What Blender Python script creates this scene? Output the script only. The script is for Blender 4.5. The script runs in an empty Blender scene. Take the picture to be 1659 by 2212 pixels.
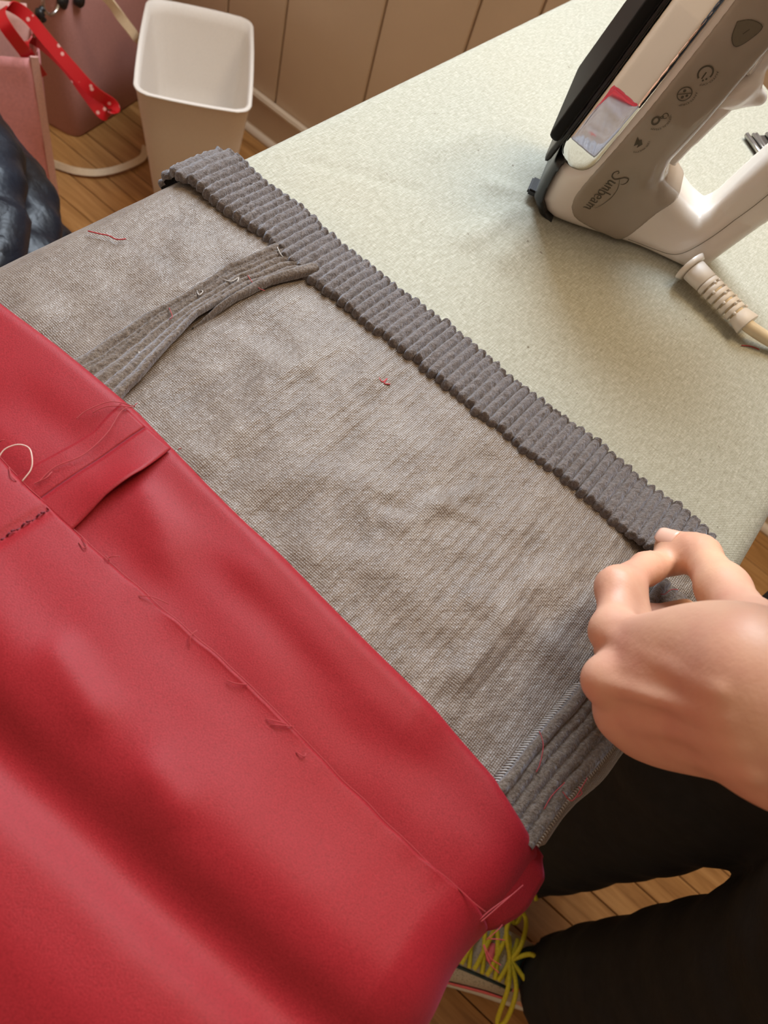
import bpy, bmesh, math, random
import numpy as np
from mathutils import Vector, Matrix, noise as mnoise
random.seed(7); rng = np.random.default_rng(7)

# ------------------------------------------------------------------ camera
W_, H_, FPX = 1659.0, 2212.0, 1600.0
CXP, CYP, CZ = W_/2, H_/2, 1.12
RM = np.array([[0.612, -0.595, 0.521], [-0.752, -0.641, 0.152], [0.244, -0.485, -0.840]])
u_, s_, vt_ = np.linalg.svd(RM); RM = u_ @ vt_
scene = bpy.context.scene
COL = scene.collection
cam_d = bpy.data.cameras.new('camera'); cam = bpy.data.objects.new('camera', cam_d); COL.objects.link(cam)
cam_d.sensor_fit = 'AUTO'; cam_d.sensor_width = 36.0; cam_d.lens = FPX/H_*36.0
cam_d.clip_start = 0.01; cam_d.clip_end = 50
m = Matrix.Identity(4)
for i in range(3):
    m[i][0] = RM[i][0]; m[i][1] = -RM[i][1]; m[i][2] = -RM[i][2]
m[0][3], m[1][3], m[2][3] = 0.0, 0.0, CZ
cam.matrix_world = m
cam_d.dof.use_dof = True; cam_d.dof.focus_distance = 0.43; cam_d.dof.aperture_fstop = 13.0
scene.camera = cam

# ------------------------------------------------------------------ light
world = bpy.data.worlds.new('room_ambience'); scene.world = world; world.use_nodes = True
bg = world.node_tree.nodes['Background']; bg.inputs[0].default_value = (1.0, 0.80, 0.58, 1); bg.inputs[1].default_value = 0.48
def area(name, loc, target, sx, sy, power, color):
    l = bpy.data.lights.new(name, 'AREA'); l.shape = 'RECTANGLE'; l.size = sx; l.size_y = sy; l.energy = power; l.color = color
    o = bpy.data.objects.new(name, l); COL.objects.link(o); o.location = loc
    o.rotation_euler = (Vector(target)-Vector(loc)).to_track_quat('-Z', 'Y').to_euler(); return o
area('window_daylight', (1.24, 0.62, 1.62), (0.0, 0.45, 1.25), 1.10, 1.10, 74.0, (0.78, 0.89, 1.0))
area('ceiling_lamp_light', (0.88, -0.12, 2.00), (0.45, 0.05, 0.8), 0.40, 0.40, 9.0, (1.0, 0.76, 0.48))
scene.view_settings.view_transform = 'Standard'; scene.view_settings.look = 'None'
scene.view_settings.gamma = 1.0; scene.view_settings.use_curve_mapping = False
scene.view_settings.exposure = 0.0

# ------------------------------------------------------------------ measuring helpers (photo pixel -> place at a known height)
def P(px, py, z):
    r = RM @ np.array([px-CXP, py-CYP, FPX]); t = (z-CZ)/r[2]
    return np.array([r[0]*t, r[1]*t, z])
def depth(p):
    return float((RM.T @ (np.array(p)-np.array([0, 0, CZ])))[2])
def PR(px, py, z, rpx):                     # point and a radius measured in pixels
    p = P(px, py, z); return p, rpx*depth(p)/FPX

# ------------------------------------------------------------------ object helpers
def tag(o, label=None, cat=None, group=None, kind=None):
    if label: o['label'] = label
    if cat: o['category'] = cat
    if group: o['group'] = group
    if kind: o['kind'] = kind
    return o
def empty(name, loc=(0, 0, 0), rz=0.0):
    o = bpy.data.objects.new(name, None); COL.objects.link(o); o.location = loc; o.rotation_euler = (0, 0, rz)
    o.empty_display_size = 0.05; return o
def mesh(name, verts, faces, mat, parent=None, smooth=True, loc=None):
    me = bpy.data.meshes.new(name)
    me.from_pydata([tuple(map(float, v)) for v in verts], [], [tuple(int(i) for i in f) for f in faces])
    if smooth: me.polygons.foreach_set('use_smooth', [True]*len(me.polygons))
    me.materials.append(mat); me.update()
    o = bpy.data.objects.new(name, me); COL.objects.link(o)
    if parent: o.parent = parent
    if loc is not None: o.location = loc
    return o
def mesh_np(name, V, F, mat, parent=None, smooth=True):
    me = bpy.data.meshes.new(name)
    V = np.asarray(V, dtype=np.float32); F = np.asarray(F, dtype=np.int32)
    me.vertices.add(len(V)); me.vertices.foreach_set('co', V.ravel())
    k = F.shape[1]
    me.loops.add(F.size); me.loops.foreach_set('vertex_index', F.ravel())
    me.polygons.add(len(F)); me.polygons.foreach_set('loop_start', np.arange(0, F.size, k, dtype=np.int32))
    try: me.polygons.foreach_set('loop_total', np.full(len(F), k, dtype=np.int32))
    except Exception: pass
    me.update(calc_edges=True); me.validate()
    if smooth: me.polygons.foreach_set('use_smooth', np.ones(len(me.polygons), dtype=bool))
    me.materials.append(mat)
    o = bpy.data.objects.new(name, me); COL.objects.link(o)
    if parent: o.parent = parent
    return o
def grid(name, fn, us, vs, mat, parent=None, thick=0.0, closed=False):
    V = [fn(u, v) for u in us for v in vs]; n = len(vs); F = []
    for i in range(len(us)-1):
        for j in range(n-1):
            F.append((i*n+j, (i+1)*n+j, (i+1)*n+j+1, i*n+j+1))
    o = mesh(name, V, F, mat, parent)
    if thick:
        s = o.modifiers.new('t', 'SOLIDIFY'); s.thickness = thick; s.offset = -1
    return o
def tube_geo(pts, rad, seg=8, caps=True, V=None, F=None, flat=1.0):
    V = [] if V is None else V; F = [] if F is None else F
    pts = [Vector(p) for p in pts]; n = len(pts)
    rad = [rad]*n if not hasattr(rad, '__len__') else rad
    t0 = (pts[1]-pts[0]).normalized(); up = Vector((0, 0, 1))
    if abs(t0.z) > .95: up = Vector((1, 0, 0))
    nrm = (up - t0*up.dot(t0)).normalized(); base = len(V)
    for i, p in enumerate(pts):
        t = (pts[min(i+1, n-1)]-pts[max(i-1, 0)]).normalized()
        nrm = (nrm - t*nrm.dot(t)).normalized(); b = t.cross(nrm)
        for k in range(seg):
            a = 2*math.pi*k/seg
            V.append(p + (nrm*math.cos(a)*flat + b*math.sin(a))*rad[i])
    for i in range(n-1):
        for k in range(seg):
            k2 = (k+1) % seg
            F.append((base+i*seg+k, base+i*seg+k2, base+(i+1)*seg+k2, base+(i+1)*seg+k))
    if caps:
        F.append(tuple(base+k for k in range(seg-1, -1, -1))); F.append(tuple(base+(n-1)*seg+k for k in range(seg)))
    return V, F
def tube(name, pts, rad, mat, parent=None, seg=8, flat=1.0):
    V, F = tube_geo(pts, rad, seg, flat=flat); return mesh(name, V, F, mat, parent)
def spline(pts, n=12):
    pts = [Vector(p) for p in pts]; out = []
    for i in range(len(pts)-1):
        p0 = pts[max(i-1, 0)]; p1 = pts[i]; p2 = pts[i+1]; p3 = pts[min(i+2, len(pts)-1)]
        for k in range(n):
            t = k/n
            out.append(.5*((2*p1)+(p2-p0)*t+(2*p0-5*p1+4*p2-p3)*t*t+(3*p1-p0-3*p2+p3)*t**3))
    out.append(pts[-1]); return out
def ribbon(name, pts, side, width, thick, mat, parent=None):
    """flat strap along pts; side = vector (or list) across the strap"""
    pts = [Vector(p) for p in pts]; n = len(pts); V = []; F = []
    for i, p in enumerate(pts):
        t = (pts[min(i+1, n-1)]-pts[max(i-1, 0)]).normalized()
        s = Vector(side[i] if isinstance(side, list) else side); s = (s-t*s.dot(t)).normalized(); nn = t.cross(s)
        w = width/2; h = thick/2
        for a, b in ((-w, -h), (w, -h), (w, h), (-w, h)): V.append(p+s*a+nn*b)
    for i in range(n-1):
        for k in range(4):
            k2 = (k+1) % 4; F.append((i*4+k, i*4+k2, (i+1)*4+k2, (i+1)*4+k))
    F.append((3, 2, 1, 0)); F.append(tuple((n-1)*4+k for k in range(4)))
    o = mesh(name, V, F, mat, parent)
    e = o.modifiers.new('e', 'EDGE_SPLIT'); e.split_angle = math.radians(50); return o
def box_bm(bm, x0, x1, y0, y1, z0, z1):
    vs = [bm.verts.new(c) for c in ((x0, y0, z0), (x1, y0, z0), (x1, y1, z0), (x0, y1, z0), (x0, y0, z1), (x1, y0, z1), (x1, y1, z1), (x0, y1, z1))]
    for f in ((3, 2, 1, 0), (4, 5, 6, 7), (0, 1, 5, 4), (1, 2, 6, 5), (2, 3, 7, 6), (3, 0, 4, 7)): bm.faces.new([vs[i] for i in f])
def box(name, x0, x1, y0, y1, z0, z1, mat, parent=None, bevel=0.0):
    bm = bmesh.new(); box_bm(bm, x0, x1, y0, y1, z0, z1)
    if bevel: bmesh.ops.bevel(bm, geom=list(bm.edges), offset=bevel, segments=2, affect='EDGES')
    me = bpy.data.meshes.new(name); bm.to_mesh(me); bm.free(); me.materials.append(mat)
    o = bpy.data.objects.new(name, me); COL.objects.link(o)
    if parent: o.parent = parent
    return o

# ------------------------------------------------------------------ implicit surfaces
def smin(a, b, k):
    h = np.clip(.5+.5*(b-a)/k, 0, 1); return b*(1-h)+a*h-k*h*(1-h)
def smax(a, b, k): return -smin(-a, -b, k)
def cone(X, a, b, ra, rb):                   # tapered capsule (approximate distance)
    a = np.asarray(a, np.float32); b = np.asarray(b, np.float32); ba = b-a
    L = float(ba @ ba)+1e-12
    px, py, pz = X[0]-a[0], X[1]-a[1], X[2]-a[2]
    t = np.clip((px*ba[0]+py*ba[1]+pz*ba[2])/L, 0, 1)
    return np.sqrt((px-t*ba[0])**2+(py-t*ba[1])**2+(pz-t*ba[2])**2)-(ra+(rb-ra)*t)
def ellip(X, c, ax, r):                      # ellipsoid; ax = 3 unit axes, r = 3 radii
    d = [X[i]-c[i] for i in range(3)]; k = 0; g = 0
    for a, rr in zip(ax, r):
        q = d[0]*a[0]+d[1]*a[1]+d[2]*a[2]; k = k+(q/rr)**2; g = g+(q/rr**2)**2
    k0 = np.sqrt(k); return k0*(k0-1)/(np.sqrt(g)+1e-6)
def lattice(lo, hi, h):
    ax = [np.arange(lo[i], hi[i]+h, h, dtype=np.float32) for i in range(3)]
    return np.meshgrid(*ax, indexing='ij'), np.array(lo, np.float32)
def surface_nets(Fv, lo, h):
    s = Fv < 0; nx, ny, nz = Fv.shape
    cnt = np.zeros((nx-1, ny-1, nz-1), np.int8); acc = np.zeros((nx-1, ny-1, nz-1, 3), np.float32); ne = np.zeros((nx-1, ny-1, nz-1), np.float32)
    off = [(i, j, k) for i in (0, 1) for j in (0, 1) for k in (0, 1)]
    def sl(o): return (slice(o[0], nx-1+o[0]), slice(o[1], ny-1+o[1]), slice(o[2], nz-1+o[2]))
    for o in off: cnt += s[sl(o)]
    act = (cnt > 0) & (cnt < 8); idx = np.argwhere(act)
    if len(idx) == 0: return np.zeros((0, 3)), np.zeros((0, 4), int)
    p = np.zeros((len(idx), 3), np.float32); c = np.zeros(len(idx), np.float32)
    I, J, K = idx.T
    for a in off:
        for d in range(3):
            if a[d]: continue
            b = list(a); b[d] = 1
            fa = Fv[I+a[0], J+a[1], K+a[2]]; fb = Fv[I+b[0], J+b[1], K+b[2]]
            mk = (fa < 0) != (fb < 0); t = np.where(mk, fa/(fa-fb+1e-20), 0)
            q = np.tile(np.array(a, np.float32), (len(idx), 1)); q[:, d] += t
            p[mk] += q[mk]; c[mk] += 1
    V = (idx+p/c[:, None])*h+lo
    vid = -np.ones(act.shape, np.int64); vid[I, J, K] = np.arange(len(idx)); faces = []
    for d in range(3):
        e1, e2 = [(1, 2), (2, 0), (0, 1)][d]
        sa = [slice(1, -1)]*3; sb = [slice(1, -1)]*3; sa[d] = slice(0, Fv.shape[d]-1); sb[d] = slice(1, Fv.shape[d])
        A = s[tuple(sa)]; B = s[tuple(sb)]; q = np.argwhere(A != B)
        if len(q) == 0: continue
        pos = q.copy(); pos[:, e1] += 1; pos[:, e2] += 1
        flip = A[q[:, 0], q[:, 1], q[:, 2]]
        def cell(o1, o2):
            z = pos.copy(); z[:, e1] -= o1; z[:, e2] -= o2; return vid[z[:, 0], z[:, 1], z[:, 2]]
        quad = np.stack([cell(1, 1), cell(0, 1), cell(0, 0), cell(1, 0)], 1)
        quad[~flip] = quad[~flip][:, ::-1]; faces.append(quad)
    Fq = np.concatenate(faces); Fq = Fq[(Fq >= 0).all(1)]
    return V, Fq
def sdf_obj(name, fn, lo, hi, h, mat, parent=None):
    X, l = lattice(lo, hi, h); V, F = surface_nets(fn(X), l, h); return mesh_np(name, V, F, mat, parent)
def poly2d(px, py, poly):                    # signed distance to polygon, numpy arrays
    d = np.full(px.shape, 1e9, np.float32); ins = np.zeros(px.shape, bool); n = len(poly)
    for i in range(n):
        ax, ay = poly[i]; bx, by = poly[(i+1) % n]; ex, ey = bx-ax, by-ay; wx, wy = px-ax, py-ay
        t = np.clip((wx*ex+wy*ey)/(ex*ex+ey*ey+1e-12), 0, 1)
        d = np.minimum(d, (wx-ex*t)**2+(wy-ey*t)**2)
        c = ((ay > py) != (by > py)) & (px < (bx-ax)*(py-ay)/((by-ay) if by != ay else 1e-12)+ax); ins ^= c
    d = np.sqrt(d); return np.where(ins, -d, d)

# ------------------------------------------------------------------ materials
def new_mat(name, base, rough=.5, metal=0., spec=.5, sheen=0., sheen_tint=(1, 1, 1), sss=0., coat=0., trans=0.):
    mt = bpy.data.materials.new(name); mt.use_nodes = True; nt = mt.node_tree; b = nt.nodes['Principled BSDF']
    b.inputs['Base Color'].default_value = (*base, 1); b.inputs['Roughness'].default_value = rough; b.inputs['Metallic'].default_value = metal
    b.inputs['Specular IOR Level'].default_value = spec; b.inputs['Sheen Weight'].default_value = sheen; b.inputs['Sheen Tint'].default_value = (*sheen_tint, 1)
    b.inputs['Sheen Roughness'].default_value = .4
    b.inputs['Subsurface Weight'].default_value = sss; b.inputs['Coat Weight'].default_value = coat; b.inputs['Transmission Weight'].default_value = trans
    return mt, nt, b
def N(nt, t, **k):
    n = nt.nodes.new(t)
    for a, v in k.items():
        if a in n.inputs: n.inputs[a].default_value = v
        else: setattr(n, a, v)
    return n
def coords(nt, scale=(1, 1, 1), rot=(0, 0, 0), kind='Object'):
    tc = N(nt, 'ShaderNodeTexCoord'); mp = N(nt, 'ShaderNodeMapping'); mp.inputs['Scale'].default_value = scale; mp.inputs['Rotation'].default_value = rot
    nt.links.new(tc.outputs[kind], mp.inputs['Vector']); return mp.outputs['Vector']
def noise_t(nt, vec, scale, detail=3, rough=.5, dist=0.):
    n = N(nt, 'ShaderNodeTexNoise'); n.inputs['Scale'].default_value = scale; n.inputs['Detail'].default_value = detail
    n.inputs['Roughness'].default_value = rough; n.inputs['Distortion'].default_value = dist
    nt.links.new(vec, n.inputs['Vector']); return n.outputs['Fac']
def wave_t(nt, vec, scale, direction='X', dist=0., dscale=1.):
    n = N(nt, 'ShaderNodeTexWave'); n.bands_direction = direction; n.inputs['Scale'].default_value = scale
    n.inputs['Distortion'].default_value = dist; n.inputs['Detail Scale'].default_value = dscale; nt.links.new(vec, n.inputs['Vector']); return n.outputs['Fac']
def ramp(nt, fac, stops):
    r = N(nt, 'ShaderNodeValToRGB'); e = r.color_ramp.elements
    while len(e) < len(stops): e.new(.5)
    for el, (p, c) in zip(e, stops): el.position = p; el.color = (*c, 1) if len(c) == 3 else c
    nt.links.new(fac, r.inputs['Fac']); return r.outputs['Color']
def mixc(nt, fac, a, b, mode='MIX'):
    n = N(nt, 'ShaderNodeMix'); n.data_type = 'RGBA'; n.blend_type = mode
    for s, v in ((0, fac), (6, a), (7, b)):
        if hasattr(v, 'is_output'): nt.links.new(v, n.inputs[s])
        elif s == 0: n.inputs[0].default_value = v
        else: n.inputs[s].default_value = (*v, 1)
    return n.outputs[2]
def math_n(nt, op, a, b=None):
    n = N(nt, 'ShaderNodeMath'); n.operation = op
    for i, v in enumerate((a, b)):
        if v is None: continue
        if hasattr(v, 'is_output'): nt.links.new(v, n.inputs[i])
        else: n.inputs[i].default_value = v
    return n.outputs[0]
def bump(nt, b, h, dist=.001, strength=1.0, prev=None):
    n = N(nt, 'ShaderNodeBump'); n.inputs['Distance'].default_value = dist; n.inputs['Strength'].default_value = strength
    nt.links.new(h, n.inputs['Height'])
    if prev is not None: nt.links.new(prev, n.inputs['Normal'])
    nt.links.new(n.outputs[0], b.inputs['Normal']); return n.outputs[0]

def m_plain(name, base, rough=.5, nscale=0, namp=.08, bumpd=0, **k):
    mt, nt, b = new_mat(name, base, rough, **k)
    v = coords(nt); f = noise_t(nt, v, nscale or 60, 4)
    lo = tuple(max(0, c*(1-namp)) for c in base); hi = tuple(c*(1+namp) for c in base)
    nt.links.new(ramp(nt, f, [(.3, lo), (.7, hi)]), b.inputs['Base Color'])
    if bumpd: bump(nt, b, f, bumpd)
    return mt
def m_weave():                               # inside of the corduroy: plain woven grey brown
    mt, nt, b = new_mat('grey_twill', (.2, .17, .15), .40, spec=.62, sheen=.45, sheen_tint=(.80, .87, 1.0))
    v = coords(nt)
    wx = wave_t(nt, v, 260, 'X', .6, 3); wy = wave_t(nt, v, 300, 'Y', .6, 3); wd = wave_t(nt, v, 190, 'DIAGONAL', .4, 2)
    wv = math_n(nt, 'ADD', math_n(nt, 'MULTIPLY', wx, wy), math_n(nt, 'MULTIPLY', wd, .15))
    vs = coords(nt, (.55, 1, 1)); stripe = wave_t(nt, vs, 54, 'Y', 2.2, 2.5)
    big = noise_t(nt, vs, 60, 5, .65); fine = noise_t(nt, v, 900, 2)
    c = ramp(nt, big, [(.32, (.125, .085, .058)), (.52, (.180, .132, .098)), (.70, (.235, .188, .152))])
    c = mixc(nt, math_n(nt, 'MULTIPLY', wv, .45), c, (.075, .058, .045))
    c = mixc(nt, math_n(nt, 'MULTIPLY', stripe, .10), c, (.32, .29, .27))
    nt.links.new(c, b.inputs['Base Color'])
    p = bump(nt, b, wv, .00030, .8); p = bump(nt, b, stripe, .00022, .6, p); p = bump(nt, b, noise_t(nt, v, 170, 3), .0012, .5, p); bump(nt, b, big, .0036, .7, p)
    return mt
def m_cord(name, c0, c1):                    # corduroy pile
    mt, nt, b = new_mat(name, c0, .8, spec=.2, sheen=.85, sheen_tint=(.70, .80, 1.0))
    v = coords(nt); f = noise_t(nt, v, 700, 3, .7); g = noise_t(nt, v, 120, 3)
    c = ramp(nt, f, [(.25, tuple(x*.45 for x in c0)), (.5, c0), (.75, c1)])
    c = mixc(nt, math_n(nt, 'MULTIPLY', g, .35), c, tuple(x*.6 for x in c0))
    nt.links.new(c, b.inputs['Base Color']); bump(nt, b, f, .0012, 1.0); return mt
def m_red():
    mt, nt, b = new_mat('crimson_satin', (.36, .016, .022), .52, spec=.20, sheen=.22, sheen_tint=(1, .22, .42))
    v = coords(nt); f = noise_t(nt, v, 1500, 2, .6); w = wave_t(nt, v, 420, 'DIAGONAL', .5, 2)
    c = ramp(nt, f, [(.3, (.215, .0085, .013)), (.7, (.32, .0150, .022))])
    nt.links.new(c, b.inputs['Base Color'])
    p = bump(nt, b, f, .0002, .5); bump(nt, b, noise_t(nt, v, 30, 2), .003, .18, p); return mt
def m_cover():
    mt, nt, b = new_mat('pale_green_cover', (.6, .6, .5), .85, spec=.15, sheen=.3)
    v = coords(nt, (1, 5.5, 1), (0, 0, .75)); f1 = noise_t(nt, v, 150, 3, .7); f2 = noise_t(nt, coords(nt, (5, 1, 1), (0, 0, .75)), 190, 3, .7); f = math_n(nt, 'ADD', math_n(nt, 'MULTIPLY', f1, .55), math_n(nt, 'MULTIPLY', f2, .45)); v2 = coords(nt); g = noise_t(nt, v2, 9, 3); wv = wave_t(nt, v2, 380, 'DIAGONAL', 1.0, 2)
    c = ramp(nt, f, [(.36, (.30, .30, .24)), (.5, (.395, .40, .34)), (.64, (.53, .54, .48))])
    c = mixc(nt, math_n(nt, 'MULTIPLY', g, .22), c, (.44, .36, .22))
    sp = noise_t(nt, v2, 190, 1); spots = ramp(nt, sp, [(.775, (0, 0, 0)), (.80, (1, 1, 1))])
    rg = N(nt, 'ShaderNodeRGBToBW'); nt.links.new(spots, rg.inputs[0])
    c = mixc(nt, math_n(nt, 'MULTIPLY', rg.outputs[0], .6), c, (.10, .07, .04))
    nt.links.new(c, b.inputs['Base Color']); p = bump(nt, b, f, .0005, .6); p = bump(nt, b, wv, .0002, .5, p); bump(nt, b, noise_t(nt, v2, 22, 2), .004, .4, p); return mt
def m_skin():
    mt, nt, b = new_mat('skin', (.78, .50, .37), .46, spec=.4, sss=.10)
    b.inputs['Subsurface Radius'].default_value = (.006, .003, .002); b.inputs['Subsurface Scale'].default_value = .6
    v = coords(nt); g = noise_t(nt, v, 34, 3, .55); f = noise_t(nt, v, 420, 3, .6)
    c = ramp(nt, g, [(.28, (.64, .315, .22)), (.5, (.70, .385, .26)), (.72, (.75, .45, .295))])
    c = mixc(nt, math_n(nt, 'MULTIPLY', f, .18), c, (.66, .34, .25)); nt.links.new(c, b.inputs['Base Color'])
    bump(nt, b, f, .0005, .30); return mt
def m_wood(name='oak_floor', along='Y'):
    mt, nt, b = new_mat(name, (.4, .2, .07), .34, spec=.5)
    v = coords(nt, (9, .7, 1) if along == 'Y' else (.7, 9, 9)); oi = N(nt, 'ShaderNodeObjectInfo')
    ad = N(nt, 'ShaderNodeVectorMath'); ad.operation = 'ADD'; nt.links.new(v, ad.inputs[0])
    sc = N(nt, 'ShaderNodeVectorMath'); sc.operation = 'SCALE'; sc.inputs[0].default_value = (37, 51, 13); nt.links.new(oi.outputs['Random'], sc.inputs['Scale']); nt.links.new(sc.outputs[0], ad.inputs[1])
    f = noise_t(nt, ad.outputs[0], 7, 5, .6, .8)
    c = ramp(nt, f, [(.28, (.20, .085, .022)), (.5, (.36, .175, .055)), (.72, (.50, .27, .10))])
    c = mixc(nt, math_n(nt, 'MULTIPLY', oi.outputs['Random'], .35), c, (.28, .13, .04)); nt.links.new(c, b.inputs['Base Color'])
    bump(nt, b, f, .0004, .5); return mt

M = {}
M['weave'] = m_weave(); M['cord'] = m_cord('corduroy_pile', (.155, .128, .115), (.310, .272, .258)); M['seam'] = m_cord('corduroy_seam', (.165, .125, .095), (.30, .245, .20))
M['red'] = m_red(); M['cover'] = m_cover(); M['skin'] = m_skin(); M['wood'] = m_wood()
M['thread_red'] = m_plain('red_thread', (.36, .02, .026), .6, sheen=.3); M['thread_grey'] = m_plain('grey_thread', (.42, .39, .37), .7); M['thread_pale'] = m_plain('pale_thread', (.75, .55, .50), .5)
M['thread_dark'] = m_plain('dark_red_stitch', (.13, .006, .018), .7)
M['white'] = m_plain('white_plastic', (.83, .76, .69), .22, 3, .02, coat=.35); M['whiterough'] = m_plain('matt_white_plastic', (.78, .73, .68), .45, 40, .02)
M['black'] = m_plain('black_plastic', (.012, .012, .013), .35, 30, .2); M['sole'] = m_plain('black_nonstick', (.006, .006, .006), .5, 30, .2, spec=.15)
M['chrome'] = m_plain('chrome', (.93, .92, .90), .04, 5, .01, metal=1.0)
M['steel'] = m_plain('brushed_steel', (.62, .60, .57), .28, 80, .06, metal=1.0)
M['dark'] = m_plain('dark_brown_slot', (.03, .018, .01), .7)
M['cream'] = m_plain('cream_cable', (.76, .64, .45), .5, 90, .05)
mt, nt, b = new_mat('smoky_tank', (.47, .40, .32), .20, spec=.5, coat=.4, trans=.28); b.inputs['IOR'].default_value = 1.3
v = coords(nt); nt.links.new(ramp(nt, noise_t(nt, v, 22, 2), [(.3, (.43, .36, .28)), (.7, (.53, .45, .37))]), b.inputs['Base Color']); M['tank'] = mt
M['print'] = m_plain('grey_print', (.085, .07, .045), .6); M['print2'] = m_plain('faded_grey_print', (.15, .125, .085), .6)
M['wall'] = m_plain('beige_paint', (.62, .48, .345), .6, 6, .04, .0004); M['trim'] = m_plain('cream_paint', (.66, .55, .43), .45, 8, .03)
M['bin'] = m_plain('white_bin_plastic', (.80, .74, .68), .5, 300, .02, .0003)
M['pinktote'] = m_plain('light_pink_cloth', (.66, .27, .27), .75, 200, .08, .0004); M['toteseam'] = m_plain('pale_pink_binding', (.70, .42, .38), .8, 300, .08)
M['toteinner'] = m_plain('faded_pink_cloth', (.70, .42, .37), .8, 200, .06)
M['bag'] = m_plain('dusty_pink_leather', (.44, .215, .19), .5, 250, .06, .0003); M['strap'] = m_plain('cream_strap', (.66, .51, .33), .55, 200, .05)
M['dots'] = None
mt, nt, b = new_mat('red_polka_ribbon', (.6, .01, .015), .45)
v = coords(nt); vo = N(nt, 'ShaderNodeTexVoronoi'); vo.inputs['Scale'].default_value = 62; nt.links.new(v, vo.inputs['Vector'])
r = ramp(nt, vo.outputs['Distance'], [(.16, (.80, .42, .38)), (.22, (.55, .008, .014))]); nt.links.new(r, b.inputs['Base Color']); M['dots'] = mt
mt, nt, b = new_mat('navy_quilt', (.02, .035, .07), .42, spec=.35); v = coords(nt); f = noise_t(nt, v, 34, 3, .5, .2)
nt.links.new(ramp(nt, noise_t(nt, v, 9, 2), [(.4, (.001, .0014, .003)), (.6, (.004, .008, .017))]), b.inputs['Base Color']); bump(nt, b, f, .007, .5); M['navy'] = mt
M['trouser'] = m_plain('black_cotton', (.008, .0075, .0085), .85, 60, .3, .0008); M['top'] = m_plain('charcoal_knit', (.02, .02, .023), .9, 200, .2, .0006)
M['hair'] = m_plain('dark_hair', (.03, .02, .014), .5, 200, .4, .001)
mt, nt, b = new_mat('mesh_upper', (.42, .36, .27), .75); v = coords(nt)
vo = N(nt, 'ShaderNodeTexVoronoi'); vo.inputs['Scale'].default_value = 330; nt.links.new(v, vo.inputs['Vector'])
nt.links.new(ramp(nt, vo.outputs['Distance'], [(.15, (.24, .20, .14)), (.4, (.47, .41, .31))]), b.inputs['Base Color']); M['upper'] = mt
M['lace'] = m_plain('yellow_lace', (.62, .52, .02), .7, 500, .15); M['coral'] = m_plain('coral_pink', (.85, .16, .18), .6, 200, .1); M['teal'] = m_plain('dark_teal', (.012, .03, .032), .6)
M['foam'] = m_plain('cream_foam', (.62, .57, .47), .6, 90, .05); M['nail'] = m_plain('nail', (.80, .50, .40), .25, 60, .03)
M['lightwood'] = m_wood('light_wood', 'X')
mt, nt, b = new_mat('bright_window', (.8, .9, 1.0), .2); b.inputs['Emission Color'].default_value = (.78, .89, 1, 1); b.inputs['Emission Strength'].default_value = 2.0; M['glass'] = mt

# ================================================================== the room
ST = 'structure'
floor = box('floor', -2.2, 1.32, -2.2, 2.6, -.06, -.0122, M['wood']); tag(floor, kind=ST)
plank_me = {}
def plank_mesh(L):
    if L not in plank_me:
        bm = bmesh.new(); box_bm(bm, -.0278, .0278, 0, L-.0012, -.0122, 0); bmesh.ops.bevel(bm, geom=[e for e in bm.edges if all(v.co.z > -.001 for v in e.verts)], offset=.0008, segments=1, affect='EDGES')
        me = bpy.data.meshes.new('plank'); bm.to_mesh(me); bm.free(); me.materials.append(M['wood']); plank_me[L] = me
    return plank_me[L]
x = 1.255; first = True
while x > -.62:
    y = -1.5+random.choice((0, -.2, -.35, -.5))
    while y < 2.2:
        L = random.choice((.5, .7, .9)); o = bpy.data.objects.new('plank', plank_mesh(L)); COL.objects.link(o); o.location = (x, y, 0); o.parent = floor; y += L
    x -= .0572
WX = 1.28
wall = empty('wall_front', (WX, 0, 0)); tag(wall, kind=ST)
box('wall_backing', .008, .10, -2.2, 2.6, 0, 2.5, M['wall'], wall)
def wp(y0, y1, z0, z1): box('panel', 0, .012, y0+.0022, y1-.0022, z0, z1, M['wall'], wall, .0018)
cuts = [-2.2, -1.9, -1.7, -1.55, -1.3, -1.1, -.95, -.7, -.5, -.35, -.1, .1, .25, .517, .627, .811, 1.04, 1.2, 1.42, 1.6, 1.75, 2.0, 2.2, 2.6]
for a, c in zip(cuts, cuts[1:]):
    if a >= .09 and c <= 1.21: wp(a, c, .0, 1.04); wp(a, c, 2.2, 2.5)
    else: wp(a, c, 0, 2.5)
for nm_, bx_ in (('wall_back', (-1.60, -1.50, -1.9, 2.4, 0, 2.5)), ('wall_right', (-1.50, 1.28, -2.0, -1.9, 0, 2.5)), ('wall_left', (-1.50, 1.28, 2.3, 2.4, 0, 2.5))):
    tag(box(nm_, *bx_, M['wall']), kind=ST)
bb = empty('baseboard_front', (WX, 0, 0)); tag(bb, kind=ST)
box('board', -.012, .001, -2.2, 2.6, 0, .086, M['trim'], bb, .002); box('cap', -.018, .001, -2.2, 2.6, .084, .096, M['trim'], bb, .003)
V = []; F = []
qs = [(0, 0)]+[(-.012-.014*math.cos(a), .016*math.sin(a)) for a in np.linspace(0, math.pi/2, 6)]
for yy in (-2.2, 2.6): V += [(q[0], yy, q[1]) for q in qs]
n = len(qs); F = [(i, i+1, n+i+1, n+i) for i in range(n-1)]
mesh('shoe_moulding', V, F, M['trim'], bb)
win = empty('window_1', (WX, .65, 1.62)); tag(win, kind=ST)
for y0, y1, z0, z1 in ((-.60, -.54, -.60, .60), (.54, .60, -.60, .60), (-.60, .60, .54, .60), (-.62, .62, -.62, -.54), (-.02, .02, -.54, .54)):
    box('window_frame', -.03, .012, y0, y1, z0, z1, M['trim'], win, .003)
box('pane', .0085, .0115, -.54, .54, -.54, .54, M['glass'], win)

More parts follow.
